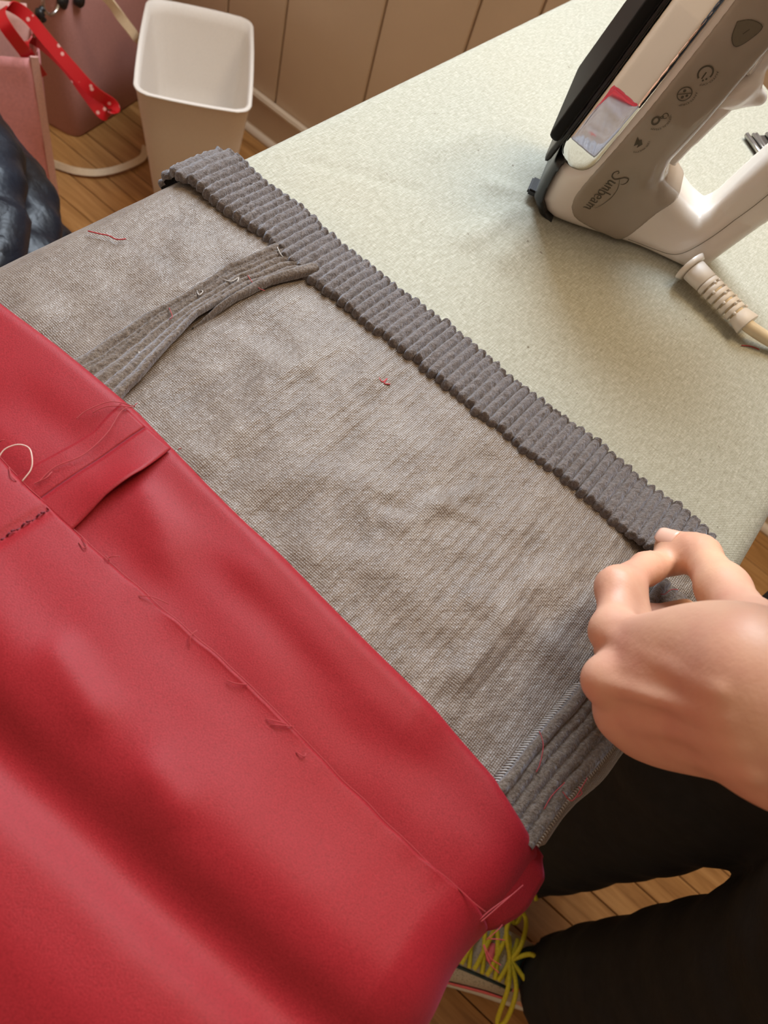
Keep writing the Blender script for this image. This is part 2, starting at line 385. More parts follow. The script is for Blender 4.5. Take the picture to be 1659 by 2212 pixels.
# ================================================================== ironing board
ZB = .800; YL, YR, RE = .300, -.112, .014
board = empty('ironing_board', (.2, .094, 0))
tag(board, 'long ironing board with pale grey-green padded cover under the iron', 'ironing board')
def prof_points(yl, yr, zt, re, under=.03, hang=.03, right_under=True):
    pts = [(yl-re-under, zt-2*re), (yl-re, zt-2*re)]
    for a in np.linspace(-90, 90, 13)[1:]: pts.append((yl-re+re*math.cos(math.radians(a)), zt-re+re*math.sin(math.radians(a))))
    for t in np.linspace(0, 1, 120)[1:]: pts.append((yl-re+(yr-yl+2*re)*t, zt))
    for a in np.linspace(90, 270 if right_under else 180, 13 if right_under else 7)[1:]: pts.append((yr+re+re*math.cos(math.radians(a)), zt-re+re*math.sin(math.radians(a))))
    ly, lz = pts[-1]
    for t in np.linspace(0, 1, 7)[1:]: pts.append((ly+under*t, lz) if right_under else (ly, lz-hang*t))
    return pts
def ridge(x, y, segs):
    z = 0
    for (ax, ay, bx, by, amp, w) in segs:
        dx, dy = bx-ax, by-ay; L = dx*dx+dy*dy; t = max(-.25, min(1.25, ((x-ax)*dx+(y-ay)*dy)/L)); tt = max(0, min(1, t))
        d2 = (x-ax-dx*tt)**2+(y-ay-dy*tt)**2; z += amp*math.exp(-d2/(w*w))*(1 if 0 < t < 1 else .8)
    return z
def seg_px(a, b, amp, w): p = P(*a, ZB); q = P(*b, ZB); return (p[0], p[1], q[0], q[1], amp, w)
cov_w = [seg_px((1120, 455), (1010, 520), .0035, .010), seg_px((1150, 430), (1060, 400), .003, .009), seg_px((1165, 470), (1090, 560), .003, .011), seg_px((660, 345), (900, 410), -.0012, .004), seg_px((930, 330), (1040, 290), .0015, .010)]
def sm0(t): t = max(0, min(1, t)); return t*t*(3-2*t)
xs = list(np.linspace(-.45, -.12, 12))+list(np.linspace(-.1, .785, 150))+[.785+.06*math.sin(a) for a in np.linspace(0, math.pi/2, 10)[1:]]
rows = []
for x in xs:
    t = max(0, (x-.785)/.06); ins = .06*(1-math.sqrt(max(0, 1-t*t))) if t > 0 else 0
    t2 = max(0, (-.2-x)/.26); ins += .17*(1-math.sqrt(max(0, 1-t2*t2)))
    pp = prof_points(YL-ins, YR+ins+.013*sm0((.29-x)/.08)+.010*sm0((.20-x)/.08)+.022*sm0((.127-x)/.012), ZB, RE, .02)
    rows.append([(x, y, z+(ridge(x, y, cov_w) if z > ZB-.001 else 0)) for y, z in pp])
for k in (1, 2, 3, 4):                       # rounded far end
    a = k/4*math.pi/2
    rows.append([(.845+.012*math.sin(a), .094+(y-.094)*1.0, ZB-.014+(z-ZB+.014)*math.cos(a)) for (_, y, z) in rows[len(xs)-1]])
rows = [[(x+max(0, y-.07)*.62*sm0((x-.70)/.14), y, z) for x, y, z in r_] for r_ in rows]
V = [p for r_ in rows for p in r_]; n = len(rows[0]); F = []
for i in range(len(rows)-1):
    for j in range(n-1): F.append((i*n+j, i*n+j+1, (i+1)*n+j+1, (i+1)*n+j))
off0 = np.array((.2, .094, 0))
mesh('cover', [np.array(v)-off0 for v in V], F, M['cover'], board)
bm = bmesh.new(); box_bm(bm, -.20, .80, YR+.05, YL-.02, .752, .776); me = bpy.data.meshes.new('deck'); bm.to_mesh(me); bm.free(); me.materials.append(M['steel'])
dk = bpy.data.objects.new('deck', me); COL.objects.link(dk); dk.parent = board; dk.location = -Vector(off0)
def rel(pts, o): return [tuple(np.array(p)-np.array(o)) for p in pts]
for s in (-1, 1):
    tube('leg', rel([(-.22, .094+s*.10, .752), (.58, .094+s*.14, .02)], off0), .011, M['steel'], board, 10)
    tube('leg', rel([(.58, .094+s*.07, .752), (-.22, .094+s*.12, .02)], off0), .011, M['steel'], board, 10)
tube('foot', rel([(.58, -.10, .014), (.58, .29, .014)], off0), .014, M['black'], board, 10)
tube('foot', rel([(-.22, -.10, .014), (-.22, .29, .014)], off0), .014, M['black'], board, 10)

# ================================================================== trousers (inside out leg over the board)
TO = (.2, .094, .80)
trs = empty('corduroy_trousers', TO)
tag(trs, 'grey corduroy trouser leg turned inside out over ironing board, hem folded up', 'trousers')
PP = prof_points(YL+.002, YR+.006, ZB+.003, RE+.002, .035, .085, False)
S = [0]
for a, c in zip(PP, PP[1:]): S.append(S[-1]+math.hypot(c[0]-a[0], c[1]-a[1]))
PPn = np.array(PP); Sn = np.array(S)
def prof(s, off):
    y = float(np.interp(s, Sn, PPn[:, 0])); z = float(np.interp(s, Sn, PPn[:, 1])); e = .002
    ty = float(np.interp(s+e, Sn, PPn[:, 0])-np.interp(s-e, Sn, PPn[:, 0])); tz = float(np.interp(s+e, Sn, PPn[:, 1])-np.interp(s-e, Sn, PPn[:, 1]))
    L = math.hypot(ty, tz)+1e-9; return y+tz/L*off, z-ty/L*off
i0 = 14; S_TOP = Sn[i0]                      # arc length where the flat top begins
def s_of_y(y): return S_TOP+(PPn[i0, 0]-y)
tr_w = [seg_px((850, 1140), (1010, 1075), .0022, .006), seg_px((880, 1120), (800, 1090), -.0015, .005), seg_px((930, 1100), (1030, 1130), .0014, .004), seg_px((990, 1470), (1080, 1360), .0024, .007), seg_px((1010, 1300), (1100, 1340), .0016, .008),
        seg_px((430, 1010), (580, 900), .0020, .009), seg_px((560, 1060), (700, 1040), .0018, .010), seg_px((250, 560), (60, 600), .0022, .009), seg_px((330, 450), (180, 560), .0016, .008), seg_px((660, 1200), (800, 1230), .0016, .009),
        seg_px((1100, 1300), (1220, 1230), .0022, .010), seg_px((1180, 1400), (1260, 1300), .0022, .009), seg_px((700, 760), (560, 860), .0012, .007)]
def nz(x, y, z=0.): return mnoise.noise(Vector((x, y, z)))
def tr_fn(x, s):
    y, z = prof(s, 0); d = ridge(x, y, tr_w) if z > ZB else 0
    d += .0014*nz(x*20, s*34, 2.1)+.0006*nz(x*50, s*70, 5.3)+.0002*math.sin(s*2*math.pi/.0058)*(.5+nz(x*20, s*20, 9))
    d += .0013*nz(x*48, s*30, 3.9)+max(0, .0022*nz(x*10+3, s*18, 7.7)); d = max(d, -.0008); d *= 1-.85*sm0((y-.245)/.035)
    y, z = prof(s, .0012+d); y += (.010*sm0((.20-x)/.08)+.022*sm0((.127-x)/.012))*sm0((-.02-y)/.085); return (x-TO[0], y-TO[1], z-TO[2])
grid('leg_tube', tr_fn, np.linspace(-.16, .312, 190), np.concatenate([np.linspace(0, Sn[-1]-.078, 330), np.linspace(Sn[-1]-.074, Sn[-1], 12)]), M['weave'], trs, .0012)
# folded hem (wales run across it)
Y0C = s_of_y(-.079); NW = 71; sa = Sn[3]; wl = (Y0C-sa)/NW
wale_j = [rng.uniform(-1, 1) for _ in range(NW+2)]
def cuff_fn(t, s):
    k = (s-sa)/wl; i = int(k); fr = k-i; w = abs(math.sin(math.pi*fr))**.42; j = wale_j[max(0, min(NW, i))]
    loose = math.exp(-((s-Sn[10])/.03)**2)
    a = t                                       # 0 inner bottom, 1 outer bottom
    x0 = .2865+.0016*j+.0022*w*-1-.004*loose; x1 = .3255+.0012*wale_j[max(0, min(NW, i+1))]+.0012*w
    tp = max(0, (s-Y0C+.024)/.024)**1.5; x0 += .016*tp; x1 -= .010*tp
    ht = .0062+.0010*j*.4
    if a < .2: q = a/.2; x = x0+.0022*(1-math.cos(q*math.pi/2))-.0; h = .0018+(ht-.0018)*math.sin(q*math.pi/2); wa = .35+.65*q
    elif a > .86: q = (a-.86)/.14; x = x1-.004*(1-q); h = ht*.82*math.cos(q*math.pi/2*.98)+.0012; wa = 1-.3*q
    else: q = (a-.2)/.66; x = x0+.0022+(x1-.004-x0-.0022)*q; h = ht*(1-.18*q)+.0008*math.sin(q*math.pi); wa = 1
    h += wa*(.0034*w-.0018)+.0011*nz(x*420, s*420, 1)+.0008*nz(x*60, s*50, 3)
    x += .0008*nz(x*300, s*400, 8)+.0010*nz(s*40, 3, 1)+.0010*math.sin(s*55)
    lift = max(0, (s-Y0C+.05)/.05); h += .010*lift**2+.004*loose
    y, z = prof(s, h); return (x-TO[0], y-TO[1], z-TO[2])
cu = grid('folded_hem', cuff_fn, np.concatenate([np.linspace(0, .2, 7), np.linspace(.2, .86, 22)[1:], np.linspace(.86, 1, 6)[1:]]), np.linspace(sa, Y0C+.004, NW*9), M['cord'], trs, .0)
# seam allowances: corduroy strips running along the leg
def strip(name, xs, ya, yb, nw, lift, base=.0030):
    def fn(x, q):
        y0 = float(np.interp(x, [a for a, _ in ya], [c for _, c in ya])); y1 = float(np.interp(x, [a for a, _ in yb], [c for _, c in yb]))
        y = y0+(y1-y0)*q; fr = (q*nw) % 1.0; w = abs(math.sin(math.pi*fr))**.42
        h = base+.0027*w+.0006*nz(x*400, y*500, 4)+.0008*nz(x*45, q*3, 2)
        if q < .001 or q > .999: h = .0008
        h += lift(x, q); y += .0008*nz(x*70, q*2, 6)
        s = s_of_y(y); yy, zz = prof(s, h); return (x-TO[0], yy-TO[1], zz-TO[2])
    return grid(name, fn, xs, np.concatenate([[0, .004], np.linspace(.02, .98, nw*9), [.996, 1]]), M['seam'], trs, .0)
strip('seam_allowance', np.linspace(.12, .294, 150), [(.12, .226), (.15, .221), (.18, .2235), (.22, .2225), (.25, .224), (.294, .220)], [(.12, .184), (.15, .190), (.185, .198), (.21, .204), (.25, .205), (.28, .199), (.294, .190)], 5,
      lambda x, q: .0075*max(0, q-.55)/.45*math.exp(-((x-.195)/.05)**2)+.0015*(q < .25))
strip('seam_allowance', np.linspace(.115, .275, 130), [(.115, -.062), (.14, -.064), (.19, -.069), (.275, -.074)], [(.115, -.090), (.14, -.091), (.19, -.0975), (.275, -.102)], 5, lambda x, q: .0018*(q < .2))
strip('seam_flap', np.linspace(.205, .292, 50), [(.205, .2030), (.235, .2050), (.262, .2035), (.292, .196)], [(.205, .2022), (.235, .2012), (.262, .1985), (.292, .188)], 1, lambda x, q: .0035*sm0((x-.205)/.03)-.002*(1-sm0((x-.205)/.02)))
# overlock stitches on the seam edges
V = []; F = []
for k in range(46):
    x = .118+k*.0016; y = float(np.interp(x, [.115, .14, .19], [-.0615, -.0635, -.0685])); yy, zz = prof(s_of_y(y), .0045)
    tube_geo(rel([(x, yy+.0016, zz-.0015), (x+.0012, yy, zz+.0006), (x+.0022, yy-.0016, zz)], TO), .0004, 5, True, V, F)
for k in range(50):
    x = .118+k*.00145; y = float(np.interp(x, [.115, .14, .19], [-.0905, -.0915, -.098])); yy, zz = prof(s_of_y(y), .0030)
    tube_geo(rel([(x, yy+.0012, zz), (x+.0004, yy, zz+.0008), (x+.0008, yy-.0014, zz-.0008)], TO), .00035, 5, True, V, F)
o = mesh('overlock_stitching', V, F, M['thread_grey'], trs); tag(o, kind='stuff')
def thread(name, pts, z, r, mat, parent, org, lift=0.0):
    if not isinstance(pts[0][0], (list, tuple, np.ndarray)): w = [P(p[0], p[1], z+(p[2] if len(p) > 2 else 0)) for p in pts]
    w = spline(w, 8)
    for i, p in enumerate(w): p.z += lift*math.sin(math.pi*i/(len(w)-1))
    return tube(name, rel(w, org), r, mat, parent, 6)
GT = [((485, 605), (500, 610), (515, 603), (508, 618), (495, 622)), ((300, 760), (302, 778), (315, 782), (335, 782)), ((597, 525), (600, 540), (606, 552), (612, 556)), ((425, 628), (430, 640), (438, 632), (430, 626))]
for g in GT: thread('loose_thread', g, .8085, .00035, M['thread_grey'], trs, TO, .001)
for g in (((365, 665), (372, 685), (366, 690)), ((535, 595), (545, 612), (560, 625), (572, 628)), ((1165, 1580), (1172, 1610), (1165, 1650), (1158, 1668)), ((1220, 1690), (1190, 1720), (1175, 1748)), ((1215, 1710), (1235, 1730), (1262, 1690), (1268, 1680)), ((1240, 1725), (1255, 1715), (1250, 1700)), ((1415, 1278), (1432, 1285), (1448, 1275), (1465, 1274))):
    thread('red_thread_end', g, .8095, .00022, M['thread_red'], trs, TO, .0008)

# ================================================================== red satin lining
RO = (.0, .094, .80)
red = empty('satin_lining', RO)
tag(red, 'crimson satin lining with frayed seams spread over the grey trouser leg', 'fabric')
def pw(x, pts): return float(np.interp(x, [a for a, _ in pts], [c for _, c in pts]))
def sm(t): t = max(0, min(1, t)); return t*t*(3-2*t)
Y_END = PPn[-1, 0]
SR = s_of_y(-.094)
XN = [(-.35, .112), (-.095, .1195), (-.067, .127), (-.025, .132), (.03, .135), (.10, .139), (.176, .1445), (.23, .1425), (.28, .139)]   # front fold line, by y
def nose_x(y): return pw(y, XN)
def hem_h(x, y):                               # height of the lower layer above the trousers
    h = .0085+.0022*nz(x*22, y*11, 3.3)+.0012*nz(x*50, y*25, 1.2)
    h += ridge(x, y, [(.125, .08, .12, -.02, .0025, .012), (.115, .14, .10, .11, .002, .01)])
    return h
def red_edge(s, h, x):                         # bends the sheet over the right hand edge earlier than the trousers
    return prof(s, h)
def hem_fn(t, s):
    y = PPn[i0, 0]-(s-S_TOP); xn = nose_x(y)+.0012*nz(s*15, 1, 4); H = hem_h(xn-.015, y)
    if t < .3:                                 # rolled front fold
        a = -math.pi/2+t/.3*math.pi; r = H*.5; x = xn-r*1.5+r*1.5*math.cos(a); h = H*.5+H*.5*math.sin(a)
    else:
        q = (t-.3)/.7; x = xn-H*.75-(xn-H*.75-.060)*q; h = hem_h(x, y)+(H-hem_h(x, y))*max(0, 1-q*4)-.0005*sm(q*3)
        h -= .0012*math.exp(-((y-.166)/.0018)**2)
    h *= 1-.45*sm((s-SR+.012)/.03)
    yy, zz = prof(s, h+.001); yy += (.0120+.0095*sm((.105-x)/.05))*sm((-.02-yy)/.085); return (x-RO[0], yy-RO[1], zz-RO[2])
s_red0, s_red1 = Sn[4], s_of_y(-.104)+.035
grid('hem_fold', hem_fn, np.concatenate([np.linspace(0, .3, 12), np.linspace(.3, 1, 34)[1:]]), np.linspace(s_red0, s_red1, 170), M['red'], red)
def edge_x(y): return .0812+.0010*nz(y*60, 2, 1)+.0014*math.sin(y*31)
def pan_h(x, y):
    h = pw(x, [(-.30, .010), (-.16, .016), (-.10, .020), (-.06, .013), (-.030, .019), (-.008, .0165), (.006, .0085), (.0125, .0105), (.022, .0165), (.033, .0190), (.040, .0175), (.056, .0140), (.072, .0118), (.09, .0105)])
    h2 = pw(x+.006*math.sin(y*18)+.008*nz(y*9, 1, 2), [(-.30, .010), (-.16, .016), (-.10, .020), (-.06, .013), (-.030, .019), (-.008, .0165), (.006, .0080), (.0125, .0100), (.022, .0165), (.033, .0185), (.040, .0178), (.056, .0140), (.072, .0118), (.09, .0105)])
    m_ = sm((.07-x)/.03); h = h*(1-m_)+h2*m_
    h += .0020*nz(x*18, y*9, 6)+.0010*nz(x*42, y*22, 2.4)
    h += ridge(x, y, [(.040, .105, .034, .075, .0028, .006), (.032, .045, .030, .028, .0022, .006)])
    h -= .0022*math.exp(-((y-.159)/.0022)**2)*(1+.5*math.sin(x*900))
    return h
NXP = 150
def pan_fn(t, s):
    y = PPn[i0, 0]-(s-S_TOP); xe = edge_x(y); x = xe-(xe+.34)*(t**1.25)
    h = pan_h(x, y) if t > 0 else hem_h(xe, y)+.0012
    near = math.exp(-t*60); h = h*(1-near)+(hem_h(xe, y)+.0022+.0006*nz(y*90, 3, 3))*near
    if t == 0: h -= .0016
    h *= 1-.45*sm((s-SR+.012)/.03)
    yy, zz = prof(s, h+.0012); yy += (.0120+.0095*sm((.105-x)/.05))*sm((-.02-yy)/.085); return (x-RO[0], yy-RO[1], zz-RO[2])
# smooth the profile by sampling finely and averaging
def blur_grid(name, fn, us, vs, mat, parent, it=2):
    A = np.array([[fn(u, v) for v in vs] for u in us])
    for _ in range(it):
        B = A.copy(); B[1:-1] = .25*A[:-2]+.5*A[1:-1]+.25*A[2:]; B[0:3] = A[0:3]; A = B
    n = len(vs); V = A.reshape(-1, 3); F = [(i*n+j, (i+1)*n+j, (i+1)*n+j+1, i*n+j+1) for i in range(len(us)-1) for j in range(n-1)]
    return mesh(name, V, F, mat, parent)
blur_grid('lining_panel', pan_fn, np.concatenate([[0, .002], np.linspace(.01, 1, NXP)]), np.linspace(s_red0, s_red1, 190), M['red'], red, 5)
# pressed-open seam allowances on the hem band
def flap(name, ya, yb, lift, dirn):
    def fn(x, q):
        y = ya+(yb(x)-ya)*q; h = hem_h(x, y)+.0014+lift(x, q); s = s_of_y(y); yy, zz = prof(s, h+.001)
        return (x-RO[0], yy-RO[1], zz-RO[2])
    return grid(name, fn, np.linspace(.079, .1395, 40), np.linspace(0, 1, 10), M['red'], red, .0005)
flap('seam_flap', .1662, lambda x: pw(x, [(.079, .1815), (.10, .1800), (.12, .1790), (.13, .1815), (.1435, .1838)]), lambda x, q: .0007*q, 1)
flap('seam_flap', .1658, lambda x: pw(x, [(.079, .1450), (.10, .1472), (.12, .1468), (.1435, .1495)]), lambda x, q: (.0040*q**1.5)*math.sin(math.pi*sm((x-.079)/.062))+.0004*q, -1)
def on_red(x, y, h=.0): yy, zz = prof(s_of_y(y), hem_h(x, y)+.0026+h); return (x, yy, zz)
tube('seam_stitch', rel([on_red(x, .166) for x in np.linspace(.079, .1385, 24)], RO), .00026, M['thread_dark'], red, 5)
V = []; F = []
for k in range(34):
    x = .0795-k*.0024; pts = []
    for xx in (x, x-.0008, x-.0016):
        yy, zz = prof(s_of_y(.159), pan_h(xx, .159)+.0024); pts.append((xx, yy, zz))
    tube_geo(rel(pts, RO), .00045, 5, True, V, F)
o = mesh('stitch_line', V, F, M['thread_dark'], red); tag(o, kind='stuff')
# side edge of the lining near the standing person: second layer peeping out
def side_fn(t, x):
    w = sm((x-.072)/.012)*sm((.121-x)/.010)
    y = -.080-.0185*t-.0045*w*t+.011*sm((.100-x)/.03); z = .8075-.0035*t-.005*t*t-.003*(1-w); return (x-RO[0], y-RO[1], z-RO[2])
grid('side_hem', side_fn, np.linspace(0, 1, 12), np.linspace(.073, .1205, 40), M['red'], red, .0008)
RT = [((85, 1040), (120, 1010), (180, 985), (230, 940), (262, 890), (285, 880)), ((290, 878), (240, 870), (190, 888), (165, 905)), ((288, 880), (235, 880), (200, 892)), ((178, 1160), (188, 1178), (182, 1186), (170, 1172)), ((235, 1205), (258, 1202)), ((228, 1200), (236, 1212)),
      ((300, 1287), (330, 1292), (365, 1305)), ((410, 1395), (412, 1375), (425, 1362)), ((490, 1470), (510, 1478), (535, 1479)), ((575, 1553), (600, 1560), (620, 1565)), ((585, 1565), (610, 1568), (635, 1570)), ((20, 1010), (25, 1030), (35, 1040)), ((0, 955), (12, 952)), ((385, 972), (392, 970)),
      ((290, 880), (297, 872)), ((75, 1045), (100, 1035), (112, 1020)), ((640, 1625), (655, 1635), (660, 1628))]
for g in RT: thread('loose_thread', g, .8155, .00021, M['thread_red'], red, RO, .001)
thread('loose_thread', ((-8, 1000), (10, 978), (40, 970), (65, 978), (72, 1000), (68, 1020), (48, 1040)), .816, .0003, M['thread_pale'], red, RO, .004)
for g in (((1038, 1992), (1080, 1955), (1130, 1912)), ((1035, 1988), (1060, 1965), (1110, 1930)), ((1022, 1980), (1026, 1940), (1030, 1890))): thread('gathered_stitch', g, .8075, .00022, M['thread_red'], red, RO, .0004)
for g in (((1050, 2030), (1070, 2012), (1085, 1998)), ((1056, 2028), (1075, 2029), (1090, 2031)), ((1045, 2040), (1058, 2070), (1082, 2085)), ((1044, 2042), (1055, 2080), (1078, 2102)), ((1040, 1995), (1028, 2010), (1022, 2030))):
    thread('loose_thread', g, .802, .00019, M['thread_red'], red, RO, .001)
tube('edge_thread', rel([(edge_x(y)+.0004, prof(s_of_y(y), hem_h(edge_x(y), y)+.0028)[0], prof(s_of_y(y), hem_h(edge_x(y), y)+.0028)[1]) for y in np.linspace(.28, -.085, 140)], RO), .0002, M['thread_red'], red, 5)

# stray threads lying about
def stray(label, pts, z, mat, r=.0004, grp=None):
    w = spline([P(a, c, z) for a, c in pts], 8); o = empty('thread', w[0]); o.location = w[0]
    bpy.data.objects.remove(o)
    t = tube('stray_thread', rel(w, w[0]), r, mat, None, 6); t.location = w[0]; tag(t, label, 'thread', grp)
stray('wavy red thread on the grey trouser leg by the board edge', ((190, 499), (215, 505), (235, 509), (252, 517), (272, 516)), .8083, M['thread_red'], .0004)
stray('small curled red fibre on the grey fabric below the folded hem', ((818, 815), (826, 825), (836, 818), (830, 828), (843, 830)), .8062, M['thread_red'], .0004)
stray('short dark red thread on the ironing board beside the iron cord', ((1602, 746), (1622, 748), (1640, 755)), .8010, M['thread_red'], .0004)
stray('tiny olive lint on the grey fabric between seams', ((696, 746), (700, 756)), .8060, M['thread_grey'], .0007)

# ================================================================== steam iron standing on its heel
IO = P(1180, 475, .8)-0.0
dI = P(1480, 615, .8)-P(1180, 475, .8); dI[2] = 0; dI /= np.linalg.norm(dI); nI = np.array([dI[1], -dI[0], 0])
QM = .042                                       # near side of the heel lies this far from the middle plane
IRO = IO-nI*QM; IRO[2] = ZB+.0005
iron = empty('steam_iron', IRO, math.atan2(nI[1], nI[0]))
tag(iron, 'white steam iron with chrome skirt and smoky water tank, standing on its heel', 'iron')
TH = math.radians(11.0); CT, SN = math.cos(TH), math.sin(TH)
# local axes: X towards the viewer side (q), Y from sole to handle (u), Z up (v)
def hw(b_): return np.interp(b_, [-.02, 0, .03, .06, .10, .15, .19, .22, .245, .262], [.040, .0425, .047, .0495, .0475, .0395, .029, .0195, .0095, .0]).astype(np.float32)
BODY = [(-.012, .012), (-.004, .003), (.004, 0), (.116, 0), (.122, .006), (.140, .048), (.150, .085), (.152, .13), (.143, .17), (.125, .196), (.10, .214), (.075, .232), (.060, .252), (.044, .253), (.032, .1975), (.017, .119), (.0042, .052), (-.0100, .043), (-.0115, .028)]
HOLE = [(.060, .052), (.068, .046), (.088, .037), (.098, .034), (.101, .040), (.107, .068), (.113, .092), (.116, .13), (.108, .155), (.092, .170), (.078, .165), (.070, .14), (.064, .10), (.057, .066)]
def iron_body(X):
    q, u, v = X; u2 = u[0]; v2 = v[0]
    d2 = np.maximum(poly2d(u2, v2, BODY)+.006, -(poly2d(u2, v2, HOLE)-.004))-.006
    d2 = smax(poly2d(u2, v2, BODY), -poly2d(u2, v2, HOLE), .006)
    a = u2*CT-v2*SN; b_ = u2*SN+v2*CT
    hs = hw(b_); t = np.clip((a+.005)/.085, 0, 1); t = t*t*(3-2*t)
    lowbk = np.clip((.045-v2)/.045, 0, 1)
    H = hs*(1-t)+(.0185+.012*lowbk)*t
    return smax(np.broadcast_to(d2, q.shape), np.abs(q)-H, .013)
LO, HI = (-.060, -.03, -.006), (.060, .165, .272)
Xg, lo_ = lattice(LO, HI, .00125); DB = iron_body(Xg)
Vb, Fb = surface_nets(DB, lo_, .00125); mesh_np('housing', Vb, Fb, M['white'], iron)
TANK = [(.012, .018), (.020, .010), (.046, .0035), (.056, .004), (.068, .030), (.076, .043), (.062, .050), (.056, .062), (.060, .085), (.064, .11), (.070, .15), (.075, .19), (.072, .215), (.050, .235), (.042, .19), (.033, .14), (.022, .085), (.011, .034)]
U2, V2 = Xg[1][0], Xg[2][0]
TANK = [(p.x, p.y) for p in spline([Vector((a, c, 0)) for a, c in TANK+TANK[:1]], 4)][:-1]
DT = smax(smax(DB-.0012, np.broadcast_to(poly2d(U2, V2, TANK)-.001, DB.shape), .0025), -DB-.0032, .002)
Vt, Ft = surface_nets(DT, lo_, .00125); tk = mesh_np('water_tank', Vt, Ft, M['tank'], iron); sm_ = tk.modifiers.new('s', 'SMOOTH'); sm_.factor = .5; sm_.iterations = 3
def layer(name, a0, a1, b0, b1, ins, mat, k=.004, h=.0015):
    X, l = lattice((-.056, -.075, -.01), (.056, .10, .28), h)
    q, u, v = X; a = u*CT-v*SN; b_ = u*SN+v*CT
    d = smax(np.maximum(a0-a, a-a1), smax(np.maximum(b0-b_, b_-b1), (np.abs(q)-hw(b_)-ins)*.95, k), k)
    Vv, Ff = surface_nets(d.astype(np.float32), l, h); return mesh_np(name, Vv, Ff, mat, iron)
layer('soleplate', -.0355, -.0275, .052, .262, .001, M['sole'], .003)
layer('heat_guard', -.0285, -.0240, .034, .255, -.002, M['black'], .004)
X, l = lattice((-.060, -.03, .02), (.060, .07, .28), .0012); q, u, v = X; a = u*CT-v*SN; b_ = u*SN+v*CT
d = smax(smax(np.maximum(-.0250-a, a-.0010), np.maximum(.043-b_, b_-.256), .016), (np.abs(q)-hw(b_)-.0018-(a+.012)*.18)*.95, .005)
Vc, Fc = surface_nets(d.astype(np.float32), l, .0012); mesh_np('chrome_skirt', Vc, Fc, M['chrome'], iron)
GUARD = [(-.05, .07), (-.0045, .052), (-.0085, .043), (-.0095, .030), (-.0085, .014), (-.002, .0045), (.004, .002), (.004, -.01), (-.05, -.01)]
DG = np.maximum(np.maximum(DB-.0042, np.broadcast_to(poly2d(U2, V2, GUARD), DB.shape)), -DB-.004); DG = np.maximum(DG, -Xg[2]+.0003)
Vg, Fg = surface_nets(DG, lo_, .00125); mesh_np('heel_guard', Vg, Fg, M['black'], iron)
box('sole_clip', .016, .034, -.0215, -.0140, .0060, .0105, M['black'], iron, .0012)
# lever, steam tab and button sit on top of the tank, in the middle plane
tube('steam_lever', spline([(.012, .0585, .059), (.011, .0625, .078), (.009, .0685, .100), (.007, .074, .122)], 6), [.0048]*6+[.0054]*6+[.0058]*7, M['white'], iron, 12)
def tab(X):
    q, u, v = X
    d = smin(ellip(X, (.006, .071, .112), ((0, .6, .8), (0, -.8, .6), (1, 0, 0)), (.015, .009, .013)), cone(X, (.006, .066, .104), (.004, .086, .112), .006, .0045), .006)
    d = smin(d, cone(X, (.0, .070, .122), (0, .082, .150), .0075, .007), .006)
    return smax(d, -cone(X, (.017, .080, .104), (.017, .084, .118), .0035, .0035), .003)
sdf_obj('steam_tab', tab, (-.02, .05, .085), (.03, .105, .165), .001, M['white'], iron)
bm = bmesh.new(); bmesh.ops.create_cone(bm, cap_ends=True, segments=28, radius1=.0072, radius2=.0072, depth=.006); bmesh.ops.bevel(bm, geom=[e for e in bm.edges if e.calc_face_angle(0) > 1], offset=.001, segments=2, affect='EDGES')
me = bpy.data.meshes.new('spray_button'); bm.to_mesh(me); bm.free(); me.materials.append(M['white']); me.polygons.foreach_set('use_smooth', [True]*len(me.polygons))
o = bpy.data.objects.new('spray_button', me); COL.objects.link(o); o.parent = iron; o.location = (.012, .068, .131); o.rotation_euler = (Vector((.35, .85, .10))).to_track_quat('Z', 'X').to_euler()
# print on the tank: follow the curved side
def side_q(u, v):
    iu = (u-LO[1])/.00125; iv = (v-LO[2])/.00125; i0_, j0_ = int(iu), int(iv); fu, fv = iu-i0_, iv-j0_
    c = (DB[:, i0_, j0_]*(1-fu)*(1-fv)+DB[:, i0_+1, j0_]*fu*(1-fv)+DB[:, i0_, j0_+1]*(1-fu)*fv+DB[:, i0_+1, j0_+1]*fu*fv)
    k = np.where(c < 0)[0]
    if len(k) == 0: return .02
    k = k[-1]; return LO[0]+.00125*(k+c[k]/(c[k]-c[k+1]))
def emb(u, v, e=.0016): return (side_q(u, v)+e, u, v)
def stroke_geo(pts, wd, V, F):
    """flat ribbon stroke in (u,v); pts list of (u,v), wd list of widths"""
    n = len(pts); base = len(V)
    for i, p in enumerate(pts):
        a = pts[max(i-1, 0)]; c = pts[min(i+1, n-1)]; tx, ty = c[0]-a[0], c[1]-a[1]; L = math.hypot(tx, ty)+1e-9
        w = wd[i]/2; V.append(emb(p[0]-ty/L*w, p[1]+tx/L*w)); V.append(emb(p[0]+ty/L*w, p[1]-tx/L*w))
    for i in range(n-1): F.append((base+2*i, base+2*i+1, base+2*i+3, base+2*i+2))
def sp2(pts, n=8): return [(p.x, p.y) for p in spline([Vector((a, c, 0)) for a, c in pts], n)]
V, F = [], []; q = sp2([(.060, .0065), (.082, .0065), (.098, .011), (.110, .028), (.120, .052), (.127, .08), (.130, .11), (.128, .14)], 8); stroke_geo(q, [.0005]*len(q), V, F); mesh('handle_seam', V, F, M['print2'], iron)
